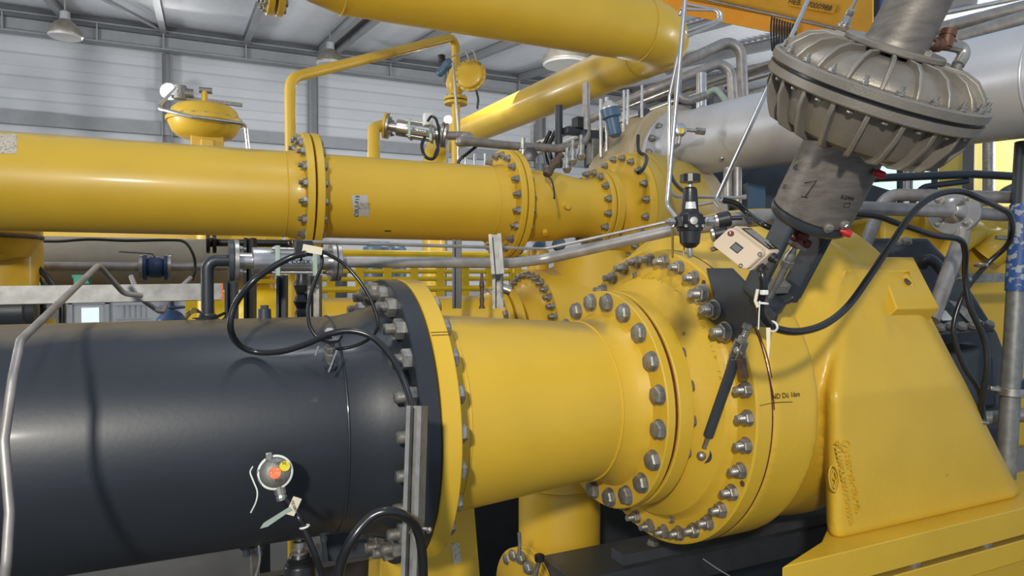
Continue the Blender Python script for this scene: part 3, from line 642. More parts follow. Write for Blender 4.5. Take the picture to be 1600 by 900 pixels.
# ================================================================ UPPER YELLOW LINE
BY, BZ = 4.22, .467
def bx_(X): return V((X, BY, BZ))
nu = nutbolt(.024, .022, 'bolt'); hu = hexbolt(.024, 'dull')
def upper_pipe(name, label, prof, fl, seams, nbolt):
    t = thing(name, label, 'pipe', bx_(prof[0][0]))
    build('pipe_shell', MB().lathe(bx_(0), XA, prof, 80), 'yellow', t, ang=50)
    for x, r in seams: build('weld_seam', MB().torus(bx_(x), XA, r, .004, 64), 'yellow', t)
    for x, th, rad, br, n_, a0, side in fl:
        build('flange', cutdisc(MB(), bx_(x), XA, rad*.62, rad, th, 80), 'yellow_cast', t)
        if side: bolts(t, nu if side < 0 else hu, bx_(x if side < 0 else x+th), XA, br, n_, a0, side)
    return t
upper_pipe('gas_pipe', 'long yellow pipe at upper left, ending at its first bolted flange', [(-2.6, .25), (.49, .25), (.53, .258), (.565, .268), (.57, .27)], [(.565, .042, .365, .325, 20, 12, -1)], [(.475, .25)], 20)
ta = upper_pipe('pipe_spool', 'yellow upper pipe section with a worn white sticker between two flanges', [(.62, .27), (.66, .262), (.70, .25), (1.78, .25), (1.82, .258), (1.87, .27)], [(.618, .042, .365, .325, 20, 12, 1), (1.862, .040, .365, .325, 20, 12, -1)], [(.70, .25), (1.765, .25)], 20)
upper_pipe('pipe_reducer', 'short yellow upper reducer with two small sockets, narrowing to the right', [(1.94, .27), (1.97, .255), (2.02, .248), (2.25, .24), (2.42, .212), (2.50, .206), (2.56, .215), (2.60, .23)], [(1.912, .040, .365, .325, 20, 12, 1), (2.585, .035, .285, .255, 16, 12, -1)], [(2.02, .249)], 20)
for px, py, r in ((884, 322, .022), (850, 360, .02)):
    p = hitcyl(px, py, BY, BZ, .235); n_ = (p-V((p.x, BY, BZ))).normalized(); o = build('socket', MB().lathe(p-n_*.02, n_, [(0, r*1.6), (.02, r*1.4), (.03, r), (.055, r), (.056, r*.4)], 24), 'yellow', bpy.data.objects['pipe_reducer'])
t = thing('compressor_stage', 'ochre and yellow upper compressor barrel with bolted round cover right of the reducer', 'compressor', bx_(3.1))
build('nozzle_flange', cutdisc(MB(), bx_(2.632), XA, .17, .285, .06, 80), 'yellow_cast', t)
build('end_cover', MB().lathe(bx_(0), XA, [(2.68, .15), (2.69, .20), (2.74, .20), (2.78, .235), (2.80, .28), (2.81, .34), (2.81, .402), (2.87, .405), (2.87, .15)], 96, closed=True), 'yellow_cast', t, ang=28)
bolts(t, nu, bx_(2.81), XA, .372, 20, 12, -1)
build('barrel', MB().lathe(bx_(0), XA, [(2.872, .41), (2.90, .415), (2.95, .415), (2.952, .43), (3.06, .43), (3.15, .42), (3.35, .38), (3.4, .2)], 96), 'olive', t, ang=30)
RC = at(1055, 243, D=5.5); RD = (at(1600, 129, D=3.1)-at(1100, 220, D=5.2)).normalized()
b = MB(); b.lathe(V((0, 4.38, .44)), XA, [(3.04, .40), (3.12, .43), (3.4, .45), (3.62, .42), (3.74, .3), (3.76, .1)], 80)
b.lathe(RC, -RD, [(.02, .30), (.12, .32), (.5, .38), (.7, .3)], 60); b.sphere(RC-RD*.4-V((.15, 0, .25)), .42, 24); o = build('volute', b, 'tan', t, ang=180)
build('outlet_flange', cutdisc(MB(), RC, -RD, .2, .40, .06, 80), 'tan', t)
m_ = o.modifiers.new('remesh', 'REMESH'); m_.mode = 'VOXEL'; m_.voxel_size = .03; m_.use_smooth_shade = True
m_ = o.modifiers.new('smooth', 'SMOOTH'); m_.factor = .6; m_.iterations = 6
# sticker on the upper pipe
def wrap_patch(px0, py0, px1, py1, ay, az, r, nx=3, ny=8, skew=0):
    b = MB(); g = []
    for j in range(ny+1):
        y = py0+(py1-py0)*j/ny; g.append([hitcyl(px0+skew*j/ny+(px1-px0)*i/nx, y, ay, az, r) for i in range(nx+1)])
    vs = [[b.b.verts.new(p) for p in row] for row in g]
    for j in range(ny):
        for i in range(nx): b.b.faces.new((vs[j][i], vs[j][i+1], vs[j+1][i+1], vs[j+1][i]))
    return b
st = build('sticker', wrap_patch(549, 305, 574, 338, BY, BZ, .252, skew=4), 'foil', ta)
for i_, s_ in enumerate(('C0L5-F15', ':/:.::-', '-.::/:', ':::.:-', '.:-::/')):
    p = hitcyl(558+4.5*i_, 322, BY, BZ, .254); n_ = (p-V((p.x, BY, BZ))).normalized(); yd = n_.cross(XA)
    text('sticker_print', s_, .032 if i_ == 0 else .026, p, yd, -XA, 'ink', ta, ext=.0004)
build('paint_chip', wrap_patch(601, 360, 611, 362, BY, BZ, .2508, 3, 2), 'red_line', ta)

# small dark band of tape on the pipe far left
build('tape', wrap_patch(-4, 209, 26, 240, BY, BZ, .2515, 3, 6), 'paper', bpy.data.objects['gas_pipe.001'])

# ================================================================ SILVER PIPE
t = thing('silver_pipe', 'thick silver painted pipe running past the actuator to the upper right', 'pipe', RC+RD*.06)
sp0 = at(1100, 220, D=5.2); 
s_c = sp0-RD*(sp0-RC).length
build('pipe_shell', MB().lathe(s_c, RD, [(-.02, .29), (.06, .27), (.12, .25), (6.2, .25)], 80), 'silver', t)
build('pipe_flange', cutdisc(MB(), RC+RD*.002, RD, .2, .325, .05, 80), 'silver', t)
u_, v_, _ = basis(RD); nsv = nutbolt(.026, .02, 'dull')
for k_ in range(16):
    a_ = 2*math.pi*k_/16; inst('bolt', nsv, t, RC+RD*.052+(u_*math.cos(a_)+v_*math.sin(a_))*.29, RD)
for f_ in (.16, 2.75): build('weld_seam', MB().torus(s_c+RD*f_, RD, .251, .006, 64), 'silver', t)
q1 = at(1128, 247, D=4.75); build('boss', MB().sphere(q1, .018, 12), 'steel', t)
# temperature transmitter on it
q1 = at(1062, 203, D=4.6)
t = thing('temperature_transmitter', 'round silver transmitter head with red and yellow stickers beside the silver pipe flange', 'sensor', q1)
vn = -FW
build('housing', MB().lathe(q1, vn, [(-.03, .04), (-.01, .048), (.012, .046), (.02, .036), (.023, .02)], 28), 'stainless', t)
build('red_sticker', MB().lathe(q1+vn*.019-RT*.015+UP*.016, vn, [(0, .017), (.001, .017)], 18), 'orange_sticker', t)
build('yellow_sticker', MB().lathe(q1+vn*.022+RT*.008-UP*.010, vn, [(0, .018), (.001, .018)], 18), 'yellow_sticker', t)
build('neck', MB().tube([q1+RT*.04, q1+RT*.11-UP*.006], .012), 'steel', t); build('hex_fitting', MB().cyl(q1+RT*.11-UP*.006, q1+RT*.17-UP*.012, .024, seg=6), 'steel', t, ang=20)
build('cable_gland', MB().cyl(q1-UP*.045, q1-UP*.10-RT*.01, .014), 'steel', t)
build('cable', MB().tube(spline([q1-UP*.1-RT*.01, at(1050, 235, D=4.4), at(1046, 262, D=4.2), at(1056, 288, D=4), at(1082, 308, D=3.8)]), .012, 10), 'rubber', t)

# ================================================================ BIG OVERHEAD YELLOW PIPES
OY, OZ = 5.0, 2.142
t = thing('header_pipe', 'largest overhead yellow pipe crossing the top of the frame and turning away', 'pipe', (1.5, OY, OZ))
b = MB().lathe(V((0, OY, OZ)), XA, [(.45, .16), (.60, .16), (.76, .215), (.98, .27), (3.57, .27)], 80); build('pipe_shell', b, 'yellow', t, ang=50)
b = MB(); pts, rad = [], []
for i_ in range(15):
    a_ = R_(90*i_/14); pts.append(V((3.55+.47*math.sin(a_), OY+.47-.47*math.cos(a_), OZ))); rad.append(.27-.045*(i_/14)**1.5)
b.tube([V((3.5, OY, OZ))]+pts+[pts[-1]+V((0, .12, 0))], [.27]+rad+[.223], 48); build('elbow', b, 'yellow', t, ang=60)
build('weld_seam', MB().torus((.98, OY, OZ), XA, .27, .006, 64), 'yellow', t); build('weld_seam', MB().torus((3.56, OY, OZ), XA, .271, .006, 64), 'yellow', t)
build('end_flange', cutdisc(MB(), V((.53, OY, OZ)), XA, .05, .345, .045, 48), 'yellow', t); build('end_flange', cutdisc(MB(), V((.465, OY, OZ)), XA, .05, .345, .045, 48), 'yellow', t)
bsm = nutbolt(.018, .012, 'dull'); bh_ = hexbolt(.018, 'dull'); nbg = nutbolt(.026, .02, 'dull'); hbg = hexbolt(.026, 'dull')
bolts(t, nbg, V((.465, OY, OZ)), XA, .305, 16, 8, -1); bolts(t, hbg, V((.575, OY, OZ)), XA, .305, 16, 8, 1)
end = pts[-1]+V((0, .12, 0))
t = thing('branch_pipe', 'overhead yellow pipe slanting down left from the large header, then dropping vertically', 'pipe', end)
far = V((4.1, 12.3, 2.40))
p_ = fillet([end, far, V((4.1, 12.4, -2.7))], .45, 10)
build('pipe_shell', MB().tube([p_[0]]+p_[1:], .221, 48), 'yellow', t, ang=60)
build('weld_seam', MB().torus(end, (0, 1, 0), .223, .006, 64), 'yellow', t)
# ---- slim yellow line with actuated valve
t = thing('slim_pipe', 'slim yellow pipe rising behind the upper line and sloping right to a valve', 'pipe', at(450, 235, Y=5.6))
sp = [at(451, 520, Y=5.6), at(453, 122, Y=5.6), at(712, 57, Y=6.4), at(706, 100, Y=6.4)]
sp[0] = V((sp[1].x, 5.6, -2.7)); sp[3] = V((sp[2].x, 6.4, sp[2].z-.24))
build('pipe_shell', MB().tube(fillet(sp, .14, 8), .042, 20), 'yellow', t, ang=60)
vx = V((sp[3].x, 6.4, 0)); vz = lambda py: (427.6-py)/FPX*(FW.x*vx.x+FW.y*6.4)
def VZ(py): return V((vx.x, 6.4, vz(py)))
t = thing('control_valve', 'yellow control valve with round diaphragm case and slate blue filter, centre top', 'valve', VZ(165))
UZ = V((0, 0, 1))
build('valve_body', MB().lathe(VZ(150), UZ, [(0, .05), (.05, .085), (.12, .10), (.2, .075), (.26, .055), (.32, .05)], 28).lathe(VZ(122), V((1, -.2, 0)), [(0, .07), (.16, .06)], 24), 'yellow', t)
for py in (158, 165): build('flange', cutdisc(MB(), VZ(py), UZ, .03, .115, .03, 40), 'yellow', t)
for k_ in range(8):
    a_ = math.pi*k_/4; inst('flange_bolt', bsm, t, VZ(158)+V((math.cos(a_)*.09, math.sin(a_)*.09, .03)), UZ, 0, .6)
cc = at(735, 118, D=6.3); cn = (-FW*.95-RT*.25).normalized()
dc = build('diaphragm_case', MB().lathe(cc, cn, [(-.10, .06), (-.06, .12), (-.015, .135), (-.012, .148), (.012, .148), (.016, .13), (.045, .118), (.055, .09), (.058, .03)], 48), 'yellow', t, ang=28)
cu_, cv_, _ = basis(cn)
for k_ in range(16):
    a_ = 2*math.pi*k_/16; inst('case_bolt', hexbolt(.008, 'yellow') if k_ == 0 else bpy.data.meshes['hex_head.003'] if 'hex_head.003' in bpy.data.meshes else bh_, t, cc+cn*.012+(cu_*math.cos(a_)+cv_*math.sin(a_))*.139, cn, 0, 1)
build('filter', MB().lathe(at(700, 100, D=6.1), (at(684, 118, D=6.1)-at(700, 100, D=6.1)), [(-.04, .03), (0, .045), (.02, .045), (.03, .038), (.12, .036), (.14, .02)], 24), 'slateblue', t)
build('filter_knob', MB().lathe(at(690, 92, D=6.1), UP, [(-.03, .03), (.03, .035)], 20), 'plastic', t)
build('drop_pipe', MB().tube([VZ(165), VZ(300)], .042, 20), 'yellow', t)
for a_ in ((((690, 95), (718, 84), (727, 82), (733, 92)), .007), (((733, 82), (728, 76), (740, 82), (745, 96)), .006)):
    build('air_tube', MB().tube(spline([at(x, y, D=6.15) for x, y in a_[0]]), a_[1], 8), 'stainless', t)
build('cable', MB().tube(spline([at(744, 142, D=6.2), at(747, 155, D=6.2), at(746, 170, D=6.2)]), .012, 8), 'rubber', t)
b = MB().tube(fillet([at(708, 98, D=5.9), at(710, 130, D=5.9), at(716, 200, D=5.9), at(716, 250, D=5.9)], .05), .012, 10)
tag(build('impulse_tube', b, 'stainless'), 'thin steel tube running down in front of the central yellow valve', 'tube')

# ================================================================ INLINE SOLENOID VALVES WITH PRINTED NAME
def solenoid(name, label, p0, p1, r, sc_len, printed, eyel, prt=None):
    """cylindrical inline valve between two flanges, axis p0->p1"""
    p0, p1 = V(p0), V(p1); d = (p1-p0).normalized(); L_ = (p1-p0).length
    t = thing(name, label, 'valve', (p0+p1)/2-V((0, 0, r)))
    for f_, m_ in ((0, eyel), (.045, 'steel'), (.895, 'steel'), (.945, 'steel')):
        build('flange', cutdisc(MB(), p0+d*L_*f_, d, r*.3, r*1.32, L_*.042, 40), m_, t)
    build('end_neck', MB().lathe(p0, d, [(L_*.08, r*.5), (L_*.24, r*.5)], 28), 'stainless', t); build('end_neck', MB().lathe(p0, d, [(L_*.74, r*.55), (L_*.9, r*.55)], 28), 'stainless', t)
    build('cylinder_body', MB().lathe(p0, d, [(L_*.20, r*.82), (L_*.205, r*.86), (L_*.40, r*.86), (L_*.42, r*.80), (L_*.76, r*.80), (L_*.79, r*.74), (L_*.81, r*.6)], 40), 'stainless', t)
    for f_ in (.41, .74):
        mm = Matrix((d, V((0, 0, 1)).cross(d), V((0, 0, 1)))).transposed()
        build('end_plate', MB().box(p0+d*L_*f_, (L_*.045, r*1.8, r*1.95), mm), 'palegreen', t, bevel=.003)
    for q_ in range(4):
        a_ = R_(45+90*q_); off = V((0, 0, 1)).cross(d)*math.cos(a_)*r*1.12+V((0, 0, 1))*math.sin(a_)*r*1.12
        build('tie_rod', MB().cyl(p0+d*L_*.36+off*.95, p0+d*L_*.74+off*.95, r*.09, seg=12), 'stainless', t)
    nm = nutbolt(r*.19, r*.2, 'steel')
    for q_ in range(4):
        a_ = R_(45+90*q_); off = V((0, 0, 1)).cross(d)*math.cos(a_)*r*1.02+V((0, 0, 1))*math.sin(a_)*r*1.02
        inst('flange_nut', nm, t, p0+d*L_*.087+off, d); inst('flange_nut', nm, t, p0+d*L_*.895+off, -d)
    xd = d; n_ = -(V((0, 0, 1)).cross(d)); n_ = n_ if n_.dot(FW) < 0 else -n_
    c_ = p0+d*L_*.585+n_*r*.815
    text('printed_name', printed, r*.62, c_+d*r*.2, d, V((0, 0, 1)), 'ink', t, ext=.0008)
    build('logo_patch', MB().box(p0+d*L_*.475+n_*r*.815, (r*.45, .002, r*.36), Matrix((d, n_, V((0, 0, 1)))).transposed()), 'blue', t)
    text('logo_letters', 'XX', r*.40, p0+d*L_*.475+n_*(r*.815+.003), d, V((0, 0, 1)), 'white', t, ext=.0004)
    return t
v0, v1 = at(357, 407, Y=2.42), at(533, 409, Y=2.42)
solenoid('solenoid_valve', 'stainless inline solenoid valve above the black pipe, between dark elbow and grey pipe', v0, v1, .052, 1, 'coax', 'dark')
t = thing('elbow_pipe', 'dark grey elbow pipe standing on top of the black pipe', 'pipe', at(325, 492, Y=2.42))
zt = v0.z; xb = at(324, 450, Y=2.42).x
build('pipe_shell', MB().tube(fillet([V((xb, 2.42, AZ+.35)), V((xb, 2.42, zt)), V((v0.x, 2.42, zt))], .065, 10), .0195, 24), 'black', t)
build('socket', MB().lathe(V((xb, 2.42, AZ+.352)), UZ, [(-.01, .038), (.006, .036), (.012, .028), (.022, .026), (.024, .02)], 28), 'black', t)
b = MB()
for i_ in range(4): b.tube(spline([at(290, 500-i_*3, Y=2.36), at(305, 488-i_*2, Y=2.33), at(330, 495+i_, Y=2.32), at(352, 488+i_, Y=2.36), at(345, 500, Y=2.36), at(318, 500-i_, Y=2.36), at(300, 497, Y=2.36)]), .0015, 6)
tag(build('binding_wire', b, 'rubber'), 'thin black wire tangled round the foot of the dark elbow pipe', 'wire')
# grey process line on to the right
t = thing('process_pipe', 'long grey steel pipe from the lower solenoid valve, rising past the actuator to a flange', 'pipe', v1)
pp_ = [v1, at(800, 411, Y=2.42), at(850, 405, Y=2.40), at(1062, 357, Y=2.02), at(1135, 346, Y=1.80), at(1335, 328, Y=1.98), at(1465, 331, Y=1.98)]
build('pipe_shell', MB().tube(fillet(pp_[:5]+[at(1340, 325, Y=1.98), at(1485, 330, Y=1.98)], .12, 8), [.0205]*14+[.022]*9+[.029]*12, 20), 'pipe_grey', t)
fc = at(1490, 330, Y=2.0); fd = (RT*.55-FW*.83).normalized(); fd = (at(1540, 333, Y=2.0)-at(1440, 330, Y=2.0)).normalized(); fd = (RT*.70+FW*.71).normalized()
for f_ in (-.012, .008): build('flange', cutdisc(MB(), fc+fd*f_, fd, .012, .108, .022, 40), 'stainless', t)
build('flange_hub', MB().lathe(fc, -fd, [(.010, .06), (.025, .05), (.06, .034), (.08, .031)], 32), 'stainless', t)
fu, fv, _ = basis(fd); nmf = nutbolt(.017, .014, 'steel')
for q_ in range(4):
    a_ = R_(45+90*q_); inst('flange_nut', nmf, t, fc-fd*.012+(fu*math.cos(a_)+fv*math.sin(a_))*.08, -fd)
build('pipe_tail', MB().tube([fc+fd*.02, at(1560, 336, Y=2.02), at(1640, 336, Y=2.1)], .030, 20), 'pipe_grey', t)
# upper solenoid valve and its yellow gooseneck
w0, w1 = at(600, 196, Y=5.3), at(700, 212, Y=5.1)
solenoid('solenoid_valve', 'second stainless solenoid valve higher up, right of the yellow gooseneck', w0, w1, .075, 1, 'con', 'yellow')
t = thing('gooseneck_pipe', 'yellow gooseneck pipe rising from the upper line into a flange', 'pipe', at(583, 245, Y=4.6))
build('pipe_shell', MB().tube(fillet([at(584, 300, Y=4.6), at(584, 200, Y=5.2), w0], .14, 9), .044, 24), 'yellow', t)
b = MB(); b.tube(spline([at(664, 214, D=4.9), at(659, 228, D=4.85), at(664, 244, D=4.8), at(676, 248, D=4.8), at(684, 236, D=4.85), at(682, 216, D=4.9)]), .012, 10)
b.tube(spline([at(668, 190, D=4.95), at(674, 182, D=4.95), at(681, 186, D=4.95), at(685, 200, D=4.95), at(686, 222, D=4.9), at(678, 247, D=4.8)]), .010, 10)
tag(build('cable_loop', b, 'rubber'), 'black cable loop hanging below the upper solenoid valve', 'cable')
b = MB().box(at(668, 187, D=5.08), (.06, .06, .09)); tag(build('cable_plug', b, 'white', bevel=.006), 'small pale plug on top of the upper solenoid valve', 'plug')
t = thing('return_pipe', 'grey steel pipe curling back from the upper solenoid valve, running right and turning up', 'pipe', w1)
build('pipe_shell', MB().tube(fillet([w1, at(733, 212, Y=5.0), at(738, 222, Y=4.7), at(715, 222, Y=4.6), at(722, 220, Y=4.62), at(800, 228, Y=4.9), at(870, 232, Y=5.0), at(918, 222, Y=5.05), at(916, 165, Y=5.1), at(916, 130, Y=5.1)], .12, 8), .033, 18), 'pipe_grey', t)

# ================================================================ FRONT SMALL ITEMS ON THE BLACK PIPE
def hp(px, py, off): return hitcyl(px, py, AY, AZ, .36+off)
def tube_thing(name, label, cat, pts, r, m, seg=10, sm=True, **kw):
    return tag(build(name, MB().tube(spline(pts) if sm else pts, r, seg), m, ang=60), label, cat, **kw)
tube_thing('conduit_rod', 'bent steel conduit rising along the left edge in front of the black pipe', 'conduit',
    fillet([at(0, 960, D=1.32), at(10, 880, D=1.32), at(15, 800, D=1.34), at(6, 690, D=1.37), at(20, 590, D=1.42), at(32, 532, D=1.5), at(154, 414, D=2.35), at(194, 459, D=2.45), at(222, 462, D=2.5)], .05, 6), .0095, 'pipe_grey', 12, False)
b = MB(); c = at(129, 437, D=2.2); b.box(c, (.045, .04, .030)); b.box(c+V((0, 0, .01)), (.055, .03, .012)); tag(build('pipe_clamp', b, 'green', bevel=.003), 'small green clamp holding the bent conduit at left', 'clamp')
t = thing('rail_beam', 'long galvanised channel beam running horizontally left of the elbow pipe, with orange end cap', 'beam', at(100, 458, Y=3.0))
p0, p1 = at(-60, 463, Y=3.0), at(345, 456, Y=3.0)
build('channel', MB().channel(p0, p1, .066, .04, (0, 1, -.1), .004), 'galv', t); build('end_cap', MB().bar(p1, p1+V((.008, 0, 0)), .044, .070), 'orange_sticker', t)
tube_thing('handle_tube', 'bent steel tube in a V shape hanging below the galvanised beam', 'tube', fillet([at(205, 432, Y=3.2), at(218, 465, Y=3.1), at(253, 490, Y=3.1), at(266, 464, Y=3.2), at(298, 434, Y=3.3)], .02, 5), .010, 'pipe_grey', 10, False)
# black cable loops
tube_thing('cable_loop', 'thick black cable looping from the hanger over the black pipe down behind the upright strut', 'cable',
    [at(478, 396, D=1.95), at(455, 402, D=1.95), at(425, 418, D=1.93), at(395, 440, D=1.9), at(368, 475, D=1.9), at(360, 510, D=1.9), at(372, 537, D=1.95), at(400, 550, D=1.98), at(440, 549, D=1.97), at(480, 537, D=1.96), at(515, 522, D=1.95), at(548, 517, D=1.95), at(580, 526, D=1.95), at(606, 550, D=1.93), at(625, 582, D=1.9), at(640, 622, D=1.84), at(648, 650, D=1.80)], .0092, 'rubber', 12)
tube_thing('cable_loop', 'thinner black cable arching right from the hanger and curling back to the bleed valve', 'cable',
    [at(484, 388, D=1.98), at(510, 396, D=2.0), at(540, 415, D=2.02), at(568, 448, D=2.02), at(586, 485, D=2.02), at(590, 510, D=2.02), at(578, 528, D=2.03), at(555, 540, D=2.04), at(528, 545, D=2.04), at(512, 542, D=2.03)], .0055, 'rubber', 10)
tube_thing('cable_loop', 'thin black cable hanging down from the lower solenoid valve to the bleed valve', 'cable',
    [at(500, 388, D=2.02), at(503, 412, D=2.02), at(492, 440, D=2.02), at(483, 470, D=2.02), at(482, 500, D=2.02), at(490, 520, D=2.02), at(505, 533, D=2.02)], .0055, 'rubber', 10)
b = MB().box(at(488, 390, D=1.97), (.055, .006, .022), Matrix.Rotation(R_(10), 3, 'Y')); tag(build('cable_tag', b, 'cream'), 'cream cable tag tied beside the hanger above the lower solenoid valve', 'tag')
b = MB()
b.bar(at(474, 388, D=1.99), at(470, 408, D=1.99), .012, .006)
b.box(at(474, 388, D=1.99), (.05, .03, .045)); tag(build('hanger_clamp', b, 'plastic', bevel=.002), 'black cable hanger clamp at the left end of the thin conduit', 'clamp')
tube_thing('instrument_conduit', 'thin grey conduit running from the cable hanger right under the upper yellow line', 'conduit',
    fillet([at(474, 378, D=2.05), at(620, 382, D=2.3), at(850, 389, D=2.65), at(1050, 345, D=2.55), at(1075, 340, D=2.5)], .05, 5), .0062, 'pipe_grey', 10, False)
# bleed valve
bp = hp(517, 572, 0); nn_ = V((0, bp.y-AY, bp.z-AZ)).normalized()
t = thing('bleed_valve', 'small steel bleed valve with hex cap and lever standing on the black pipe', 'valve', bp)
ba = (at(514, 497, D=1.95)-bp).normalized()
build('socket', MB().lathe(bp-ba*.01, ba, [(0, .020), (.014, .019), (.016, .014)], 24), 'black', t)
build('body', MB().lathe(bp, ba, [(.012, .012), (.03, .012), (.031, .016), (.05, .016), (.051, .013), (.062, .013), (.063, .017), (.075, .017), (.076, .013), (.09, .013)], 6), 'dull', t, ang=20)
tp_ = bp+ba*.088; build('hex_body', MB().lathe(tp_, ba, [(0, .017), (.028, .017), (.03, .014)], 6), 'dull', t, ang=20)
build('hex_cap', MB().lathe(tp_+ba*.03, ba, [(0, .019), (.004, .019), (.005, .015), (.016, .015), (.018, .012)], 6), 'stainless', t, ang=20)
build('lever', MB().bar(at(526, 547, D=1.97), at(513, 581, D=1.96), .007, .004), 'stainless', t); build('lever', MB().bar(at(498, 541, D=1.99), at(493, 556, D=1.98), .007, .004), 'stainless', t)
b = MB(); kc = tp_+ba*.025; b.lathe(kc+RT*.005, ba, [(-.006, .02), (-.004, .032), (.006, .032), (.008, .02)], 7); build('knob', b, 'plastic', t, ang=20)
# thermometer head on the front of the black pipe
hc = at(430, 738, D=1.80)
t = thing('thermometer', 'round grey sensor head with orange and yellow stickers in front of the black pipe', 'sensor', hc)
vf = (-(RT*-.1)-FW).normalized(); vf = -ray(430, 738).normalized()
build('rim', MB().lathe(hc, vf, [(-.025, .032), (-.008, .0455), (.0, .0455), (.003, .043), (.0035, .0405)], 48), 'white', t)
build('dome', MB().lathe(hc, vf, [(.0, .0405), (.004, .040), (.012, .034), (.019, .022), (.022, .010), (.0225, .001)], 48), 'dull', t, ang=60)
ux = vf.cross(UP)*-1; ux = RT; uy = vf.cross(ux); uy = uy if uy.z > 0 else -uy
build('orange_sticker', MB().lathe(hc+vf*.0200-uy*.002, vf, [(0, .0165), (.003, .015)], 14), 'orange_sticker', t, ang=10)
build('yellow_sticker', MB().lathe(hc+vf*.0125+ux*.023+uy*.016, (vf+ux*.5+uy*.35), [(0, .014), (.0035, .0135)], 20), 'yellow_sticker', t, ang=10)
text('hand_lettering', 'JTE S10BH', .0115, hc+vf*.0190+uy*.024, ux, uy, 'ink', t, ext=.0004); text('hand_lettering', 'A10', .010, hc+vf*.0195+ux*.010-uy*.022, ux, uy, 'ink', t, ext=.0004)
text('hand_lettering', '1 ~', .010, hc+vf*.0195-ux*.018-uy*.018, ux, uy, 'ink', t, ext=.0004)
cd_ = (at(440, 777, D=1.80)-hc).normalized()
build('cover_clip', MB().box(hc+at(420, 713, D=1.80)-hc+vf*.004, (.016, .010, .020)), 'steel', t, bevel=.002)
build('cable_gland', MB().lathe(hc, cd_, [(.036, .012), (.042, .012), (.043, .0155), (.058, .0155), (.060, .012), (.066, .0145), (.074, .0145), (.076, .010)], 12), 'steel', t, ang=20)
build('support_tube', MB().cyl(hc-vf*.02, hc-vf*.16, .012), 'dull', t)
b = MB().box(at(459, 791, D=1.74), (.022, .006, .046), Matrix.Rotation(R_(25), 3, 'Y')); tg_ = build('cable_tag', b, 'cream', bevel=.001); tag(tg_, 'cream cable tag below the round sensor head', 'tag')
text('tag_print', 'TE1007', .010, at(459, 791, D=1.734), at(465, 806, D=1.7)-at(453, 776, D=1.7), RT, 'ink', tg_, ext=.0003)
b = MB().prism([at(x, y, D=1.73) for x, y in ((406, 826), (412, 817), (452, 792), (456, 797), (418, 823))], -vf*.0015); tag(build('tie_strip', b, 'palegreen'), 'pointed pale cable tie end sticking out left below the sensor head', 'cable tie')
tube_thing('white_wire', 'short loose white wire hanging left of the sensor head', 'wire', [at(395, 729, D=1.74), at(391, 738, D=1.74), at(396, 752, D=1.73), at(402, 768, D=1.73), at(400, 784, D=1.73), at(392, 801, D=1.74)], .0020, 'white', 8)
tube_thing('sensor_cable', 'black cable dropping from the sensor head past the tag to the floor', 'cable', [at(446, 780, D=1.80), at(465, 806, D=1.76), at(473, 822, D=1.76), at(485, 850, D=1.76), at(497, 880, D=1.77), at(512, 930, D=1.8), at(520, 1020, D=1.85)], .0085, 'rubber', 10)
build('cable_sleeve_ring', MB().torus(at(476, 823, D=1.76), cd_, .011, .0028, 20), 'white', None); tag(bpy.data.objects['cable_sleeve_ring'], 'small pale ring round the sensor cable at the pipe underside', 'ring')
# upright strut and hose at the flange
t = thing('upright_strut', 'upright galvanised strut channel standing in front of the anthracite flange', 'strut', at(645, 900, D=1.62))
build('channel', MB().channel(at(636, 1150, D=1.60), at(652, 634, D=1.73), .041, .041, (-.65, -.75, 0), .0035), 'galv', t)
cc_ = at(655, 832, D=1.63); build('hose_clip', MB().tube(fillet([cc_-RT*.022+vf*.0, cc_-RT*.015+UP*.008+vf*.012, cc_+RT*.016+UP*.010+vf*.012, cc_+RT*.022], .006), .004, 8).sphere(cc_+RT*.024+UP*.006, .007, 10), 'steel', t)
tube_thing('black_hose', 'thick black hose arching up beside the upright strut at the bottom', 'hose', [at(524, 930, D=1.5), at(533, 880, D=1.5), at(552, 840, D=1.5), at(580, 808, D=1.52), at(608, 799, D=1.53), at(635, 808, D=1.56), at(652, 828, D=1.60), at(660, 870, D=1.62), at(662, 960, D=1.64)], .0115, 'rubber', 14)

# ================================================================ UNDER THE PIPES
t = thing('pedestal', 'yellow steel pedestal plate under the tapered spool with a peeled sticker', 'support', (.9, 2.45, FZ))
a_, b_, c_, d_ = at(600, 800, Y=2.55), at(737, 780, Y=2.55), at(766, 905, Y=2.55), at(598, 905, Y=2.55)
build('plate', MB().prism([V((a_.x, 2.55, a_.z+.1)), V((b_.x, 2.55, b_.z+.12)), V((b_.x+.06, 2.55, -1.5)), V((b_.x+.25, 2.55, FZ)), V((a_.x-.1, 2.55, FZ))], (0, .18, 0)), 'yellow', t, bevel=.006)
p0 = at(705, 850, Y=2.548); build('peeled_sticker', MB().prism([p0+V((0, 0, 0)), p0+V((.032, 0, 0)), p0+V((.045, 0, -.08)), p0+V((.012, 0, -.085))], (0, .001, 0)), 'paper', t)
t = thing('downcomer_pipe', 'vertical yellow pipe below the tapered spool with bolted side flange', 'pipe', at(872, 900, Y=3.1))
dc_ = at(874, 800, Y=3.15)
build('pipe_shell', MB().lathe(V((dc_.x, 3.15, 0)), UZ, [(-.62, .205), (-1.12, .205), (-1.16, .215), (FZ, .215)], 60), 'yellow', t, ang=50)
build('weld_seam', MB().torus(V((dc_.x, 3.15, -1.10)), UZ, .207, .004, 48), 'yellow', t)
sc2 = V((dc_.x, 3.02, -1.60))
build('side_branch', MB().lathe(sc2, (-1, -.15, 0), [(0, .17), (.26, .17)], 40), 'yellow', t)
for f_ in (.235, .27): build('flange', cutdisc(MB(), sc2+V((-f_, -.15*f_, 0)), (-1, -.15, 0), .05, .25, .03, 60), 'yellow_cast', t)
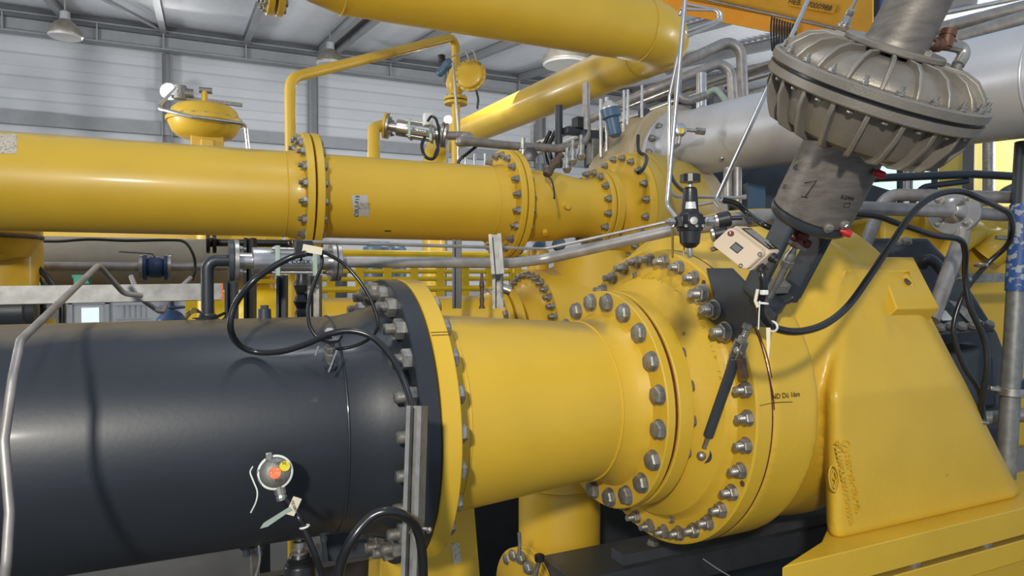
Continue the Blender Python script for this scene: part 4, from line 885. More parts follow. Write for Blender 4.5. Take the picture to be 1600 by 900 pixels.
for k_ in range(16):
    a_ = 2*math.pi*k_/16; inst('bolt', hexbolt(.03, 'dull') if k_ == 0 else hb3, t, sc2+V((-.305, -.15*.305, 0))+V((0, math.cos(a_), math.sin(a_)))*.215, (-1, -.15, 0))
t = thing('drain_valve', 'small needle valve with black knob on the vertical yellow pipe', 'valve', at(840, 890, D=2.95))
build('knob', MB().lathe(at(843, 872, D=2.9), UP, [(-.012, .02), (.012, .022), (.016, .016)], 20), 'plastic', t); build('body', MB().cyl(at(843, 874, D=2.9), at(835, 902, D=2.92), .011), 'steel', t)
tube_thing('screw_rod', 'thin threaded rod with cap beside the left edge of the vertical yellow pipe', 'rod', [at(811, 832, D=2.9), at(812, 850, D=2.9), at(811, 868, D=2.9)], .008, 'dull', 10)
# dark machine frame below and behind
t = thing('machine_frame', 'dark steel machine frame in the shadow under the compressor', 'frame', (2.0, 3.2, FZ))
build('side_plate', MB().prism([at(940, 770, Y=3.6), at(1010, 790, Y=3.6), at(1230, 850, Y=3.6), at(1300, 900, Y=3.6), at(1300, 1150, Y=3.6), at(930, 1150, Y=3.6)], (0, .05, 0)), 'dark', t)
build('shade_block', MB().box((2.5, 5.0, -2.0), (3.2, 1.2, 1.5)), 'dark', t)  # dark block added to blacken the floor seen behind the pedestal
build('base_rail', MB().bar((1.5, 2.75, -1.42), (3.4, 2.75, -1.42), .3, .12), 'dark', t); build('base_rail', MB().bar((1.75, 2.62, -1.30), (3.4, 2.62, -1.30), .10, .05), 'slate', t)
for x in (1.95, 2.2, 2.5): inst('anchor_bolt', hb3, t, (x, 2.62, -1.275), (0, 0, 1), 0, .9)
build('yellow_toe', MB().prism([at(1020, 893, Y=2.9), at(1075, 872, Y=2.9), at(1120, 920, Y=2.9), at(1020, 940, Y=2.9)], (0, .3, 0)), 'yellow', t)
tube_thing('earth_cable', 'thin bright wires running down right in the dark under the compressor', 'wire', [at(1098, 873, D=2.6), at(1120, 888, D=2.6), at(1150, 906, D=2.6)], .003, 'stainless', 8)
# base under black pipe: perforated step, slabs
t = thing('step_grating', 'dark perforated steel step under the black pipe at the bottom', 'step', (.1, 3.4, -1.9))
gp = MB(); gp.box((.2, 3.5, -1.62), (1.6, .06, .30)); gp.box((.2, 3.3, -1.75), (1.6, .5, .02)); build('step_plate', gp, 'wood', t)
for i_ in range(14): build('slot', MB().box((-.45+.1*i_, 3.466, -1.6), (.06, .01, .02)), 'purlin', t)
build('tread_patch', MB().box((-.02, 3.462, -1.53), (.16, .012, .04)), 'foil', t)
tag(build('plinth_block', MB().box((-.9, 3.2, -2.3), (1.1, 1.3, .8)), 'dark', bevel=.01), 'dark plinth block under the black pipe at the bottom left corner', 'plinth')
t = thing('ball_joint', 'dark hydraulic mount with steel stud below the black pipe', 'mount', at(470, 900, D=2.3))
jp = at(468, 845, D=2.25); build('stud', MB().lathe(jp, (0, 0, -1), [(-.03, .010), (0, .010), (.001, .02), (.02, .02), (.022, .014), (.03, .014), (.032, .028), (.04, .028)], 16), 'steel', t)
build('boot', MB().lathe(jp-V((0, 0, .04)), (0, 0, -1), [(0, .03), (.01, .034), (.012, .028), (.022, .042), (.024, .034), (.034, .047), (.04, .05), (.6, .052)], 24), 'plastic', t)
for i_, (px, py, l_) in enumerate(((506, 828, .05), (405, 850, .06), (385, 852, .05))):
    c_ = at(px, py, D=2.15); t_ = build('pipe_stub', MB().lathe(c_+V((0, 0, .05)), (0, 0, -1), [(0, .02), (.05+l_*.2, .02), (.051+l_*.2, .011), (.075+l_*.2, .011)], 8), 'dark')
    tag(t_, ['short dark stub with nut under the black pipe, right of the sensor cable', 'middle of the dark stubs under the black pipe near the bottom', 'leftmost of the dark stubs under the black pipe'][i_], 'stub')
tube_thing('hanging_wire', 'thin pale wire hanging below the black pipe near the leftmost stubs', 'wire', [at(404, 850, D=2.1), at(406, 872, D=2.1), at(403, 890, D=2.1), at(398, 905, D=2.1)], .004, 'dull', 8)
tag(build('flat_bracket', MB().bar(at(397, 850, D=2.3), at(401, 960, D=2.3), .03, .01), 'dull'), 'flat grey bracket hanging below the black pipe', 'bracket')
tag(build('bearing_block', MB().bar(at(515, 845, D=2.6), at(600, 835, D=2.6), .10, .12).bar(at(560, 835, D=2.5), at(615, 832, D=2.5), .04, .04), 'dark', bevel=.004), 'dark pipe shoe behind the underside of the anthracite flange', 'support')
tag(build('post', MB().bar(at(498, 850, D=2.5), at(500, 1050, D=2.5), .02, .02), 'dull'), 'slim grey post below the black pipe', 'post')
# second compressor stage behind the spool
SY, SZ = 4.3, -.42
def sx_(X): return V((X, SY, SZ))
t = thing('rear_compressor', 'yellow compressor casing further back between the spool and the upper line', 'compressor', sx_(2.4))
build('cover', MB().lathe(sx_(0), XA, [(2.02, .15), (2.02, .25), (2.08, .30), (2.12, .36), (2.13, .45), (2.19, .45), (2.19, .2)], 72, closed=True), 'yellow_cast', t, ang=28)
bolts(t, nutbolt(.026, .03, 'bolt'), sx_(2.13), XA, .41, 36, 0, -1)
b = MB().lathe(sx_(0), XA, [(2.19, .45), (2.3, .45), (2.45, .52), (2.65, .56), (2.85, .50), (3.0, .3)], 72); build('volute', b, 'yellow', t, ang=60)
build('neck', MB().lathe(V((2.58, 4.2, 0)), UZ, [(-.1, .33), (.06, .27), (.16, .24)], 48), 'yellow', t, ang=60)
build('top_cap', MB().lathe(V((2.3, 4.5, 0)), UZ, [(.0, .08), (.17, .08)], 30), 'yellow', t)
t = thing('rear_spool', 'yellow pipe spool behind the front spool with a ring of bolts', 'pipe', sx_(1.4))
build('pipe_shell', MB().lathe(sx_(0), XA, [(.7, .27), (1.75, .27), (1.80, .29), (1.85, .30)], 60), 'yellow', t)
build('flange', cutdisc(MB(), sx_(1.84), XA, .2, .33, .04, 60), 'yellow_cast', t); build('flange', cutdisc(MB(), sx_(1.90), XA, .2, .33, .06, 60), 'yellow_cast', t)
bolts(t, bpy.data.meshes['hex_head'], sx_(1.84), XA, .29, 20, 5, -1)
t = thing('rear_bleed_valve', 'small rusty bleed valve standing on the rear yellow spool', 'valve', at(753, 480, D=3.9))
build('stem', MB().lathe(at(753, 482, D=3.9), UZ, [(0, .02), (.02, .012), (.06, .014), (.065, .01), (.12, .012), (.125, .016), (.15, .014), (.16, .01), (.2, .008)], 12), 'rust', t)
tube_thing('relief_tube', 'short silver cylinder pointing right beside the support strut behind the spool', 'cylinder', [at(778, 447, D=3.6), at(798, 455, D=3.6)], .025, 'steel', 16, False)

# ================================================================ UPPER LEFT: DIAPHRAGM VALVE, LAMPS
t = thing('diaphragm_valve', 'round yellow diaphragm actuator standing behind the upper left pipe', 'valve', at(322, 225, Y=7.5))
vc = at(320, 190, Y=7.5)
def VH(py, px=320): return (vc.z-(py-190)/FPX*vc.dot(FW))
build('upper_case', MB().lathe(V((vc.x, vc.y, vc.z)), UZ, [(.01, .34), (.05, .325), (.11, .30), (.15, .25), (.165, .15), (.17, .02)], 48), 'yellow', t, ang=40)
build('lower_case', MB().lathe(V((vc.x, vc.y, vc.z)), UZ, [(-.01, .34), (-.05, .325), (-.11, .30), (-.16, .24), (-.18, .1)], 48), 'yellow', t, ang=40)
build('rim', MB().lathe(V((vc.x, vc.y, vc.z)), UZ, [(-.018, .33), (-.018, .355), (.018, .355), (.018, .33)], 48, closed=True), 'yellow', t)
for k_ in range(20):
    a_ = math.pi*k_/10; inst('case_bolt', bh_, t, V((vc.x, vc.y, vc.z+.018))+V((math.cos(a_), math.sin(a_), 0))*.342, UZ, 0, .8)
build('yoke', MB().box((vc.x+.02, vc.y, vc.z-.5), (.30, .26, .7)).box((vc.x+.02, vc.y-.14, vc.z-.5), (.12, .06, .6)), 'yellow', t, bevel=.01)
build('pipe_below', MB().cyl((vc.x+.02, vc.y, vc.z-.8), (vc.x+.02, vc.y, FZ), .11), 'yellow', t)
build('top_stem', MB().cyl((vc.x, vc.y, vc.z+.15), (vc.x, vc.y, vc.z+.30), .03), 'yellow', t)
b = MB().bar((vc.x-.3, vc.y, vc.z+.22), (vc.x+.35, vc.y, vc.z+.20), .035, .035); b.cyl((vc.x-.22, vc.y, vc.z+.2), (vc.x-.22, vc.y, vc.z+.33), .06, seg=14); b.cyl((vc.x-.22, vc.y, vc.z+.26), (vc.x-.1, vc.y, vc.z+.26), .05, seg=14); b.cyl((vc.x-.05, vc.y, vc.z+.31), (vc.x+.07, vc.y, vc.z+.31), .03, seg=14); build('pilot_gear', b, 'dull', t)
build('air_tube', MB().tube(fillet([V((vc.x-.25, vc.y-.1, vc.z+.28)), V((vc.x-.42, vc.y-.2, vc.z+.05)), V((vc.x-.1, vc.y-.4, vc.z-.05)), V((vc.x+.36, vc.y-.3, vc.z-.05)), V((vc.x+.40, vc.y-.2, vc.z-.4)), V((vc.x+.40, vc.y-.2, vc.z-.8))], .05, 5), .018, 8), 'stainless', t)
def highbay(label, px, py, Y, r, rod=True):
    c_ = at(px, py, Y=Y); t = thing('high_bay_lamp', label, 'lamp', c_)
    build('reflector', MB().lathe(c_, UZ, [(0, r), (.02, r*1.02), (r*.35, r*.92), (r*.75, r*.62), (r*1.0, r*.32), (r*1.01, r*.25), (r*.7, r*.5), (r*.3, r*.8)], 40, closed=True), 'alu', t)
    build('gear_housing', MB().lathe(c_, UZ, [(r*.98, r*.30), (r*1.5, r*.28), (r*1.6, r*.15)], 24), 'beam', t)
    build('lens', MB().lathe(c_, UZ, [(-.01, r*.5), (-.03, r*.9), (.0, r*.98)], 32), 'foil', t)
    build('hanger', MB().tube([c_+V((0, 0, r*1.5)), V((c_.x, c_.y, roofz(Y)-.1))], .015, 8), 'stainless', t)
highbay('unlit high bay lamp hanging at far upper left near the roof beam', 102, 56, 14, .27)
highbay('unlit high bay lamp hanging just above the sloping slim yellow pipe', 516, 100, 15, .30)
highbay('large unlit high bay lamp half hidden by the biggest overhead pipe', 884, 100, 10.5, .42)
def flood(label, px, py, Y, r, power):
    c_ = at(px, py, Y=Y); t = thing('flood_light', label, 'lamp', c_); d_ = (-c_).normalized()
    build('housing', MB().lathe(c_-d_*.1, d_, [(0, r*.7), (.08, r*1.1), (.1, r*1.15), (.105, r)], 24), 'beam', t)
    build('lens', MB().lathe(c_, d_, [(.0, r), (.02, r*.9)], 24), 'lamp', t)
    if Y < 10: build('bracket', MB().cyl(c_-d_*.06, V((c_.x-.05, c_.y+.1, FZ)), .015, seg=10), 'beam', t)
    l = bpy.data.lights.new('flood', 'SPOT'); l.energy = power; l.spot_size = R_(120); l.shadow_soft_size = r; o = bpy.data.objects.new('flood', l); C.objects.link(o); o.location = c_+d_*.06; o.rotation_euler = d_.to_track_quat('-Z', 'Y').to_euler()
flood('bright lit flood light fixed on the wall column above the diaphragm valve', 264, 143, 17.3, .17, 120)
flood('small lit lamp beside the vertical yellow pipe, behind the upper solenoid valve', 700, 187, 8.5, .05, 15)
flood('small lit lamp above the bolted cover of the upper compressor stage', 960, 235, 6.5, .035, 6)

# ================================================================ THIN STAINLESS TUBES
tube_thing('air_tube', 'thin stainless tube dropping from the top of the frame and hooking into the air regulator', 'tube',
    fillet([at(1074, -40, D=1.75), at(1042, 322, D=1.72), at(1062, 347, D=1.64)], .035, 6), .0062, 'stainless', 12, False)
tube_thing('air_tube', 'second thin stainless tube left of the regulator, bending right under the silver pipe', 'tube',
    fillet([at(1065, 60, D=2.4), at(1046, 150, D=2.4), at(1045, 308, D=2.4), at(1165, 309, D=2.5)], .04, 6), .0058, 'stainless', 10, False)
tube_thing('air_tube', 'stainless tube slanting down behind the big actuator to the pressure gauges', 'tube',
    fillet([at(1290, -60, D=2.6), at(1118, 315, D=2.2), at(1136, 337, D=2.0)], .05, 6), .0085, 'stainless', 12, False)
tube_thing('air_tube', 'thin stainless tube lying horizontally behind the pressure gauges', 'tube', [at(1085, 322, D=2.6), at(1110, 317, D=2.6), at(1166, 306, D=2.6)], .006, 'stainless', 8, False)
tube_thing('bent_tube', 'bright stainless tube bent in a narrow V below the orange crane', 'tube', fillet([at(1062, 14, D=4), at(1160, 18, D=4), at(1072, 50, D=4)], .05, 5), .010, 'stainless', 8, False)
tube_thing('bent_tube', 'second bright tube nested inside the V tube below the orange crane', 'tube', fillet([at(1062, 24, D=4.1), at(1068, 6, D=4.1), at(1152, 22, D=4.1), at(1072, 58, D=4.1)], .04, 5), .010, 'stainless', 8, False)
tube_thing('gauge_cable', 'black cable from the pressure gauges running back to the right under the actuator', 'cable', [at(1128, 312, D=2.3), at(1150, 318, D=2.3), at(1170, 335, D=2.3), at(1195, 352, D=2.2), at(1225, 362, D=2.25)], .010, 'rubber', 10)
tube_thing('marker_rod', 'thin light gauge stick standing below the regulator', 'rod', [at(1051, 352, D=1.95), at(1051, 402, D=2.52)], .004, 'steel', 8, False)
tube_thing('wire_tie', 'thin dark wire dangling below the regulator drain', 'wire', [at(1071, 373, D=1.64), at(1069, 386, D=1.64), at(1068, 398, D=1.64)], .0018, 'dull', 6)

# ================================================================ POSITIONER CABLE
tube_thing('black_hose', 'thick black ribbed cable from the beige box sweeping right and up over the casing', 'cable',
    [at(1187, 416, D=1.74), at(1190, 426, D=1.70), at(1193, 448, D=1.70), at(1188, 475, D=1.72), at(1194, 498, D=1.74), at(1215, 514, D=1.78), at(1250, 518, D=1.85), at(1290, 506, D=1.95), at(1325, 478, D=2.05), at(1360, 430, D=2.1), at(1395, 377, D=2.15), at(1430, 328, D=2.2), at(1465, 304, D=2.25), at(1500, 299, D=2.3), at(1530, 310, D=2.35), at(1560, 324, D=2.5), at(1578, 336, D=2.6), at(1582, 360, D=2.8), at(1572, 385, D=2.9), at(1545, 410, D=2.95), at(1515, 445, D=2.95), at(1497, 480, D=2.95), at(1490, 520, D=2.95), at(1505, 570, D=2.95), at(1530, 612, D=2.95), at(1538, 660, D=2.95)], .0105, 'rubber', 14)
tube_thing('black_hose', 'second black cable crossing behind the bolted steel flange and hanging down at right', 'cable',
    [at(1325, 334, D=2.6), at(1370, 338, D=2.6), at(1410, 352, D=2.6), at(1460, 368, D=2.7), at(1498, 374, D=2.8), at(1508, 392, D=2.85), at(1508, 430, D=2.9), at(1516, 480, D=2.9), at(1538, 530, D=2.9), at(1542, 575, D=2.9), at(1535, 620, D=2.92), at(1530, 670, D=2.95)], .012, 'rubber', 12)
for i_, (x, y) in enumerate(((1505, 436), (1531, 414), (1532, 660))):
    b = MB().torus(at(x, y, D=2.93), (0.2, .1, 1), .020, .005, 18); b.box(at(x, y, D=2.93)+V((0, 0, 0))+RT*.02, (.02, .02, .012)); tag(build('cable_clip', b, 'steel'), ['steel clip on the hanging black cable, left of the pair', 'steel clip on the rising black cable, right of the pair', 'lowest steel clip where the two black cables meet'][i_], 'clip')
# white ties on the positioner cable
t = thing('cable_ties', 'pale cable ties and connector on the cable below the beige box', 'cable tie', at(1190, 470, D=1.68))
b = MB(); b.box(at(1194, 457, D=1.66), (.016, .014, .012)); build('connector', b, 'white', t, bevel=.002)
build('tie_tail', MB().tube([at(1184, 452, D=1.68), at(1180, 470, D=1.68), at(1184, 480, D=1.68)], .004, 8), 'cream', t)
build('tie_tail', MB().tube([at(1187, 470, D=1.68), at(1185, 515, D=1.68)], .0016, 8), 'white', t)
build('tie_ring', MB().torus(at(1191, 474, D=1.71), (.1, 0, 1), .013, .003, 20), 'white', t); build('tie_ring', MB().torus(at(1207, 510, D=1.76), (1, .3, .2), .013, .003, 20), 'white', t)
b = MB().prism([at(x, y, D=1.72) for x, y in ((1197, 512), (1204, 512), (1203, 540), (1201, 562), (1198, 545))], (.001, .001, 0)); build('tie_strip', b, 'cream', t)
tube_thing('seal_wire', 'thin dark red sealing wire from the yoke down to the pen mark', 'wire', [at(1184, 515, D=1.72), at(1195, 545, D=1.75), at(1201, 565, D=1.78), at(1206, 590, D=1.82)], .0015, 'red_line', 6)

# ================================================================ RIGHT SIDE
t = thing('scaffold_pole', 'galvanised scaffold pole with a chipped blue sleeve and clamp at the right edge', 'pole', at(1570, 760, D=3.35))
P_ = lambda y, x: at(x, y, D=3.3)
build('tube', MB().tube([P_(900, 1564), P_(745, 1571), P_(230, 1602)], .043, 28), 'galv', t)
build('sleeve', MB().tube([P_(455, 1589), P_(320, 1597)], .050, 28), 'bluechip', t)
build('top_tube', MB().tube([P_(322, 1597), P_(222, 1603)], .046, 28), 'dark', t)
build('clamp', MB().lathe(P_(612, 1579), (0.05, 0, 1), [(-.02, .05), (-.02, .062), (.02, .062), (.02, .05)], 24, closed=True).bar(P_(606, 1545), P_(614, 1600), .03, .02), 'steel', t, bevel=.003)
build('clamp_shell', MB().box(P_(606, 1600), (.09, .08, .08)), 'blue', t, bevel=.01)
build('lock_pin', MB().cyl(P_(371, 1556), P_(374, 1600), .010), 'dull', t); build('lock_bar', MB().bar(P_(378, 1578), P_(378, 1610), .012, .02), 'dark', t)
tag(build('ledger_tube', MB().tube([at(1520, 655, D=3.5), at(1640, 645, D=3.4)], .035, 18), 'galv'), 'horizontal scaffold tube behind the pole low at the right edge', 'tube')
# dark gearbox housing behind the casing
t = thing('gearbox', 'dark grey gearbox housing with bolted lid and small white plate behind the casing', 'machine', (4.0, 3.0, FZ))
b = MB(); b.prism([at(x, y, D=4.2) for x, y in ((1290, 395), (1330, 372), (1452, 372), (1498, 420), (1560, 520), (1575, 560), (1575, 900), (1290, 900))], FW*.9); build('housing', b, 'slate', t, bevel=.02)
b = MB(); b.prism([at(x, y, D=3.9) for x, y in ((1442, 505), (1464, 525), (1556, 518), (1540, 502), (1470, 472), (1448, 480))], FW*.5-V((0, 0, .05))); build('lid_flange', b, 'slate', t, bevel=.008)
b = MB(); b.prism([at(x, y, D=3.92) for x, y in ((1450, 560), (1545, 540), (1560, 560), (1560, 640), (1500, 640))], FW*.5); build('side_cover', b, 'dark', t, bevel=.03)
for x, y in ((1468, 512), (1485, 509), (1502, 510), (1520, 509), (1545, 508), (1400, 378), (1416, 378)): inst('cap_bolt', hb3, t, at(x, y, D=3.86), (-.3, -.5, .8), 0, .9)
build('plate', MB().prism([at(x, y, D=3.80) for x, y in ((1461, 485), (1478, 485), (1490, 500), (1473, 501))], FW*.004), 'foil', t)
build('type_plate', MB().prism([at(x, y, D=3.85) for x, y in ((1482, 469), (1497, 472), (1536, 503), (1514, 503))], FW*.004), 'dull', t)
build('cooling_hose', MB().tube(spline([at(1440, 415, D=3.95), at(1452, 405, D=3.9), at(1468, 418, D=3.9), at(1480, 440, D=3.9)]), .03, 12), 'dark', t)
t = thing('rear_casing', 'yellow machine casing with curved ribs behind the scaffold pole at right', 'machine', (5.2, 3.0, FZ))
b = MB(); b.prism([at(x, y, D=5.4) for x, y in ((1378, 400), (1378, 338), (1440, 322), (1640, 322), (1640, 700), (1378, 700))], FW*1.2); build('housing', b, 'yellow', t, bevel=.03)
b = MB()
for x0, y0, x1, y1, rr in ((1460, 440, 1540, 352, .09), (1540, 400, 1600, 385, .12), (1440, 350, 1560, 372, .08)): b.tube(spline([at(x0, y0, D=5.3), at((x0+x1)/2-8, (y0+y1)/2-10, D=5.25), at(x1, y1, D=5.3)]), rr, 16)
build('rib', b, 'yellow', t)
build('rail', MB().bar(at(1490, 435, D=4.6), at(1640, 433, D=4.6), .05, .06), 'dull', t)
t = thing('panel_enclosure', 'pale yellow sheet metal enclosure in front of the window at right', 'enclosure', (7.0, 3.5, FZ))
b = MB(); b.prism([at(x, y, D=6.6) for x, y in ((1521, 215), (1680, 190), (1680, 330), (1518, 330))], FW*.6); build('side_panel', b, 'yellow_pale', t, bevel=.01)
build('corner_post', MB().bar(at(1515, 150, D=6.5), at(1512, 340, D=6.5), .09, .09), 'dark', t)
build('pipe_duct', MB().tube([at(1545, 150, D=6.3), at(1545, 340, D=6.3)], .05, 16), 'dull', t)
build('inner_tube', MB().tube(spline([at(1560, 312, D=6.3), at(1570, 300, D=6.3), at(1590, 290, D=6.3)]), .04, 10), 'dark', t)
tube_thing('guard_rail', 'thick dark tube running level behind the actuator toward the scaffold pole', 'pipe', fillet([at(1290, 286, D=5), at(1375, 278, D=5), at(1520, 272, D=5), at(1660, 280, D=5)], .1, 4), .030, 'dark', 16, False)
tube_thing('guard_rail', 'lower dark curved tube just under the thick level one', 'pipe', fillet([at(1425, 318, D=5), at(1440, 292, D=5), at(1512, 283, D=5)], .1, 5), .022, 'dark', 14, False)
tube_thing('drain_pipe', 'grey pipe bending from level run down to lower left behind the bolted flange', 'pipe', fillet([at(1352, 382, D=3.3), at(1384, 304, D=3.3), at(1660, 310, D=3.4)], .10, 7), .030, 'pipe_grey', 18, False)
tube_thing('drain_pipe', 'thick grey pipe slanting down left beneath the bolted steel flange', 'pipe', fillet([at(1455, 500, D=3.0), at(1500, 378, D=3.12), at(1508, 336, D=3.15)], .10, 7), .034, 'pipe_grey', 18, False)
for i_, (x, y0, y1) in enumerate(((1407, 240, 460), (1461, 235, 460))): tube_thing('window_post', ['left', 'right'][i_]+' dark upright tube in front of the bright window', 'post', [at(x, y0, D=6), at(x, y1, D=6)], .030, 'dark', 12, False)
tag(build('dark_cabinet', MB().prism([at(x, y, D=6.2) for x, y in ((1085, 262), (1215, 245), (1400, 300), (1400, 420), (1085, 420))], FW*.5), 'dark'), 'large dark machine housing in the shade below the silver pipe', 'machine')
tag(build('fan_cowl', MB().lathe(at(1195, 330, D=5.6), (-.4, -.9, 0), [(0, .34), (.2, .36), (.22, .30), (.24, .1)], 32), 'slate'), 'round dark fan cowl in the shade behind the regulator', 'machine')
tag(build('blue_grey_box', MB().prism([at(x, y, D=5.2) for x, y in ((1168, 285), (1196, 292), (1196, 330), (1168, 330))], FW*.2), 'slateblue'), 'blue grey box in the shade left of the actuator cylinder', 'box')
for i_, x in enumerate((1137, 1152)): tube_thing('grey_post', ['left', 'right'][i_]+' of two short grey pipes in the shade under the silver pipe', 'pipe', [at(x, 262, D=4.3), at(x, 318, D=4.3)], .028-.0*i_, 'pipe_grey', 12, False)

# ================================================================ CRANE AND HIGH PIPES
c0, c1 = at(1005, -8, D=9.5), at(1362, 62, D=7.6)
t = thing('overhead_crane', 'orange and ochre overhead crane girder at the top right with black number', 'crane', (c0+c1)/2)
dd = (c1-c0).normalized(); sd_ = dd.cross(V((0, 0, 1))).normalized()
if sd_.dot(FW) < 0: sd_ = -sd_
build('bottom_flange', MB().prism([c0, c0+sd_*.45, c0+sd_*.45+V((0, 0, .03)), c0+V((0, 0, .03))], c1-c0), 'orange', t)
build('web', MB().prism([c0+sd_*.03+V((0, 0, .03)), c0+sd_*.06+V((0, 0, .03)), c0+sd_*.06+V((0, 0, 1.0)), c0+sd_*.03+V((0, 0, 1.0))], (c1-c0)), 'crane', t)
build('lower_lip', MB().prism([c0-sd_*.06+V((0, 0, -.16)), c0-sd_*.04+V((0, 0, -.16)), c0-sd_*.04+V((0, 0, .03)), c0-sd_*.06+V((0, 0, .03))], (c1-c0)), 'orange', t)
tn_ = dd.cross(V((0, 0, 1))); 
pn = at(1276, 10, D=7.95)-sd_*.0
build('number_plate', MB().bar(pn-dd*.34, pn+dd*.22, .004, .085), 'orange_sticker' if False else 'crane', t)
text('crane_number', 'HEB. 17000988', .085, pn-sd_*.02-dd*.08, dd, V((0, 0, 1)), 'ink', t, ext=.001)
build('rail_tube', MB().tube([c0+V((0, 0, .12))-sd_*.07, c1+V((0, 0, .02))-sd_*.07], .018, 10), 'dull', t)
for i_ in range(9):
    x = 1206+4.2*i_; b = MB().tube(spline([at(x, 26+i_*1.4, D=8), at(x-1.5, 48, D=8), at(x+1, 80-4*(i_ % 3), D=8), at(x+3.5, 50, D=8), at(x+3, 28+i_*1.4, D=8)]), .010, 6)
    tag(build('festoon_cable', b, 'rubber'), 'black festoon cable loop hanging in a row below the orange crane girder', 'cable', 'festoon cable loops under the crane girder')
b = MB().box(at(1375, 10, D=8.2), (.30, .25, .3)); tag(build('hoist_motor', b, 'blue', bevel=.03), 'blue hoist unit partly hidden behind the actuator neck at the top', 'hoist')
tube_thing('hoist_cable', 'black cable curving under the hoist unit at the top', 'cable', [at(1340, -10, D=7.9), at(1352, 25, D=7.9), at(1372, 36, D=7.9), at(1395, 20, D=7.9)], .015, 'rubber', 8)
def hpipe(label, pts, r, D, m='pipe_grey', fr=.25):
    q = []
    for p in pts:
        q.append(at(p[0], p[1], D=p[2] if len(p) > 2 else D))
    return tube_thing('service_pipe', label, 'pipe', fillet(q, fr, 7), r, m, 14, False)
hpipe('uppermost grey service pipe with hooked end, right of the big yellow elbow', [(1040, 110), (1157, 56), (1162, 175)], .050, 6.5, fr=.13)
hpipe('second grey hooked service pipe below the uppermost hooked one', [(850, 222, 8), (1010, 144), (1141, 92), (1147, 182)], .044, 6.2, fr=.12)
hpipe('long thin service pipe behind the hooked pipes, high on the right wall', [(780, 262, 12), (1230, 92, 7)], .040, 8)
hpipe('dark service pipe just above the silver pipe', [(980, 232, 9), (1230, 142, 7)], .055, 8, 'dull')
hpipe('thin light service pipe under the yellow branch pipe', [(840, 222, 9), (1050, 140, 7.5)], .028, 8, 'stainless')
hpipe('another thin light service pipe below the first light one', [(860, 232, 9), (1060, 155, 7.5), (1230, 108, 6.8)], .024, 8, 'stainless')
hpipe('grey service pipe just below the second hooked one, passing behind its upright leg', [(1010, 160, 8), (1235, 88, 7)], .026, 8)
hpipe('slim dark service pipe between the hooked pipes and the silver pipe', [(1010, 176, 8), (1235, 104, 7)], .022, 8, 'dark')
hpipe('grey service pipe nearest above the silver pipe, behind the upright legs', [(1010, 205, 7.6), (1235, 126, 6.9)], .040, 8, 'dull')
hpipe('dark insulated service pipe low behind the upper flange cover', [(880, 232, 8), (1060, 172, 6.8)], .045, 8, 'dark')
hpipe('upper grey pipe running behind the brown tee at far right', [(1462, 46, 5.6), (1680, -8, 4.6)], .050, 5, 'pipe_grey')
hpipe('lower thicker grey pipe running behind the brown tee at far right', [(1478, 66, 5.2), (1680, 8, 4.3)], .060, 5, 'pipe_grey')
hpipe('thin silver pipe along the cladding above the far right pipes', [(1440, 28, 9), (1680, -20, 8)], .03, 8, 'stainless')
hpipe('light vertical pipe with tee ahead of the hooked pipes', [(1096, 115), (1096, 182)], .042, 5.6, 'stainless')
hpipe('curved small pipe from the thin upright tubes toward the silver pipe', [(1060, 90, 5.2), (1058, 150, 5.2), (1075, 158, 5.2), (1130, 140, 5.2)], .030, 5.2, 'dull', .1)
tube_thing('sample_hose', 'short green and steel hose arching onto the silver pipe', 'hose', [at(1105, 146, D=5.2), at(1118, 140, D=5.1), at(1130, 152, D=5.0), at(1138, 165, D=4.9)], .022, 'palegreen', 10)
b = MB().box((13.0, 15.1, 4.3), (.5, .5, .7)); tag(build('junction_box', b, 'purlin'), 'dark grey box on the wall behind the hooked pipes', 'box')
# thin uprights and instruments in the gap under the branch pipe
for i_, (x, y0, y1, r, m_) in enumerate(((939, 155, 246, .016, 'stainless'), (948, 152, 246, .016, 'stainless'), (975, 141, 225, .012, 'stainless'), (981, 140, 232, .012, 'stainless'), (1003, 133, 232, .012, 'stainless'), (833, 195, 262, .022, 'galv'), (873, 165, 262, .035, 'dark'), (916, 190, 262, .02, 'dark'), (932, 230, 262, .02, 'dull'), (758, 240, 262, .012, 'stainless'), (742, 240, 262, .012, 'stainless'), (728, 240, 262, .012, 'stainless'))):
    tube_thing('upright_tube', ['thin steel upright just left of the blue filter, the left of a close pair', 'thin steel upright touching the left side of the blue filter', 'thin steel upright just right of the blue filter, the left of a close pair', 'thin steel upright right of the blue filter, the right of a close pair', 'thin steel upright above the bolts of the upper stage cover', 'galvanised upright right of the needle valve with black star knob', 'thickest dark upright under the middle of the yellow branch pipe', 'slim dark upright rising through the curled grey return pipe', 'dull grey upright above the grey plate', 'rightmost of three thin uprights right of the central valve tube', 'middle of three thin uprights right of the central valve tube', 'leftmost of three thin uprights right of the central valve tube'][i_], 'tube', [at(x, y0, D=5.6+.05*i_), at(x, y1, D=5.6+.05*i_)], r, m_, 10, False)
t = thing('blue_filter', 'slate blue air filter hanging under the yellow branch pipe', 'filter', at(958, 215, D=5.4))
f0, f1 = at(952, 168, D=5.4), at(963, 216, D=5.4); fd_ = (f1-f0).normalized()
build('head', MB().lathe(f0, fd_, [(-.05, .03), (-.02, .05), (.0, .07), (.01, .07)], 20), 'foil', t); build('bowl', MB().lathe(f0, fd_, [(.01, .075), (.08, .078), (.09, .055), (.22, .05), (.24, .03)], 20), 'slateblue', t)
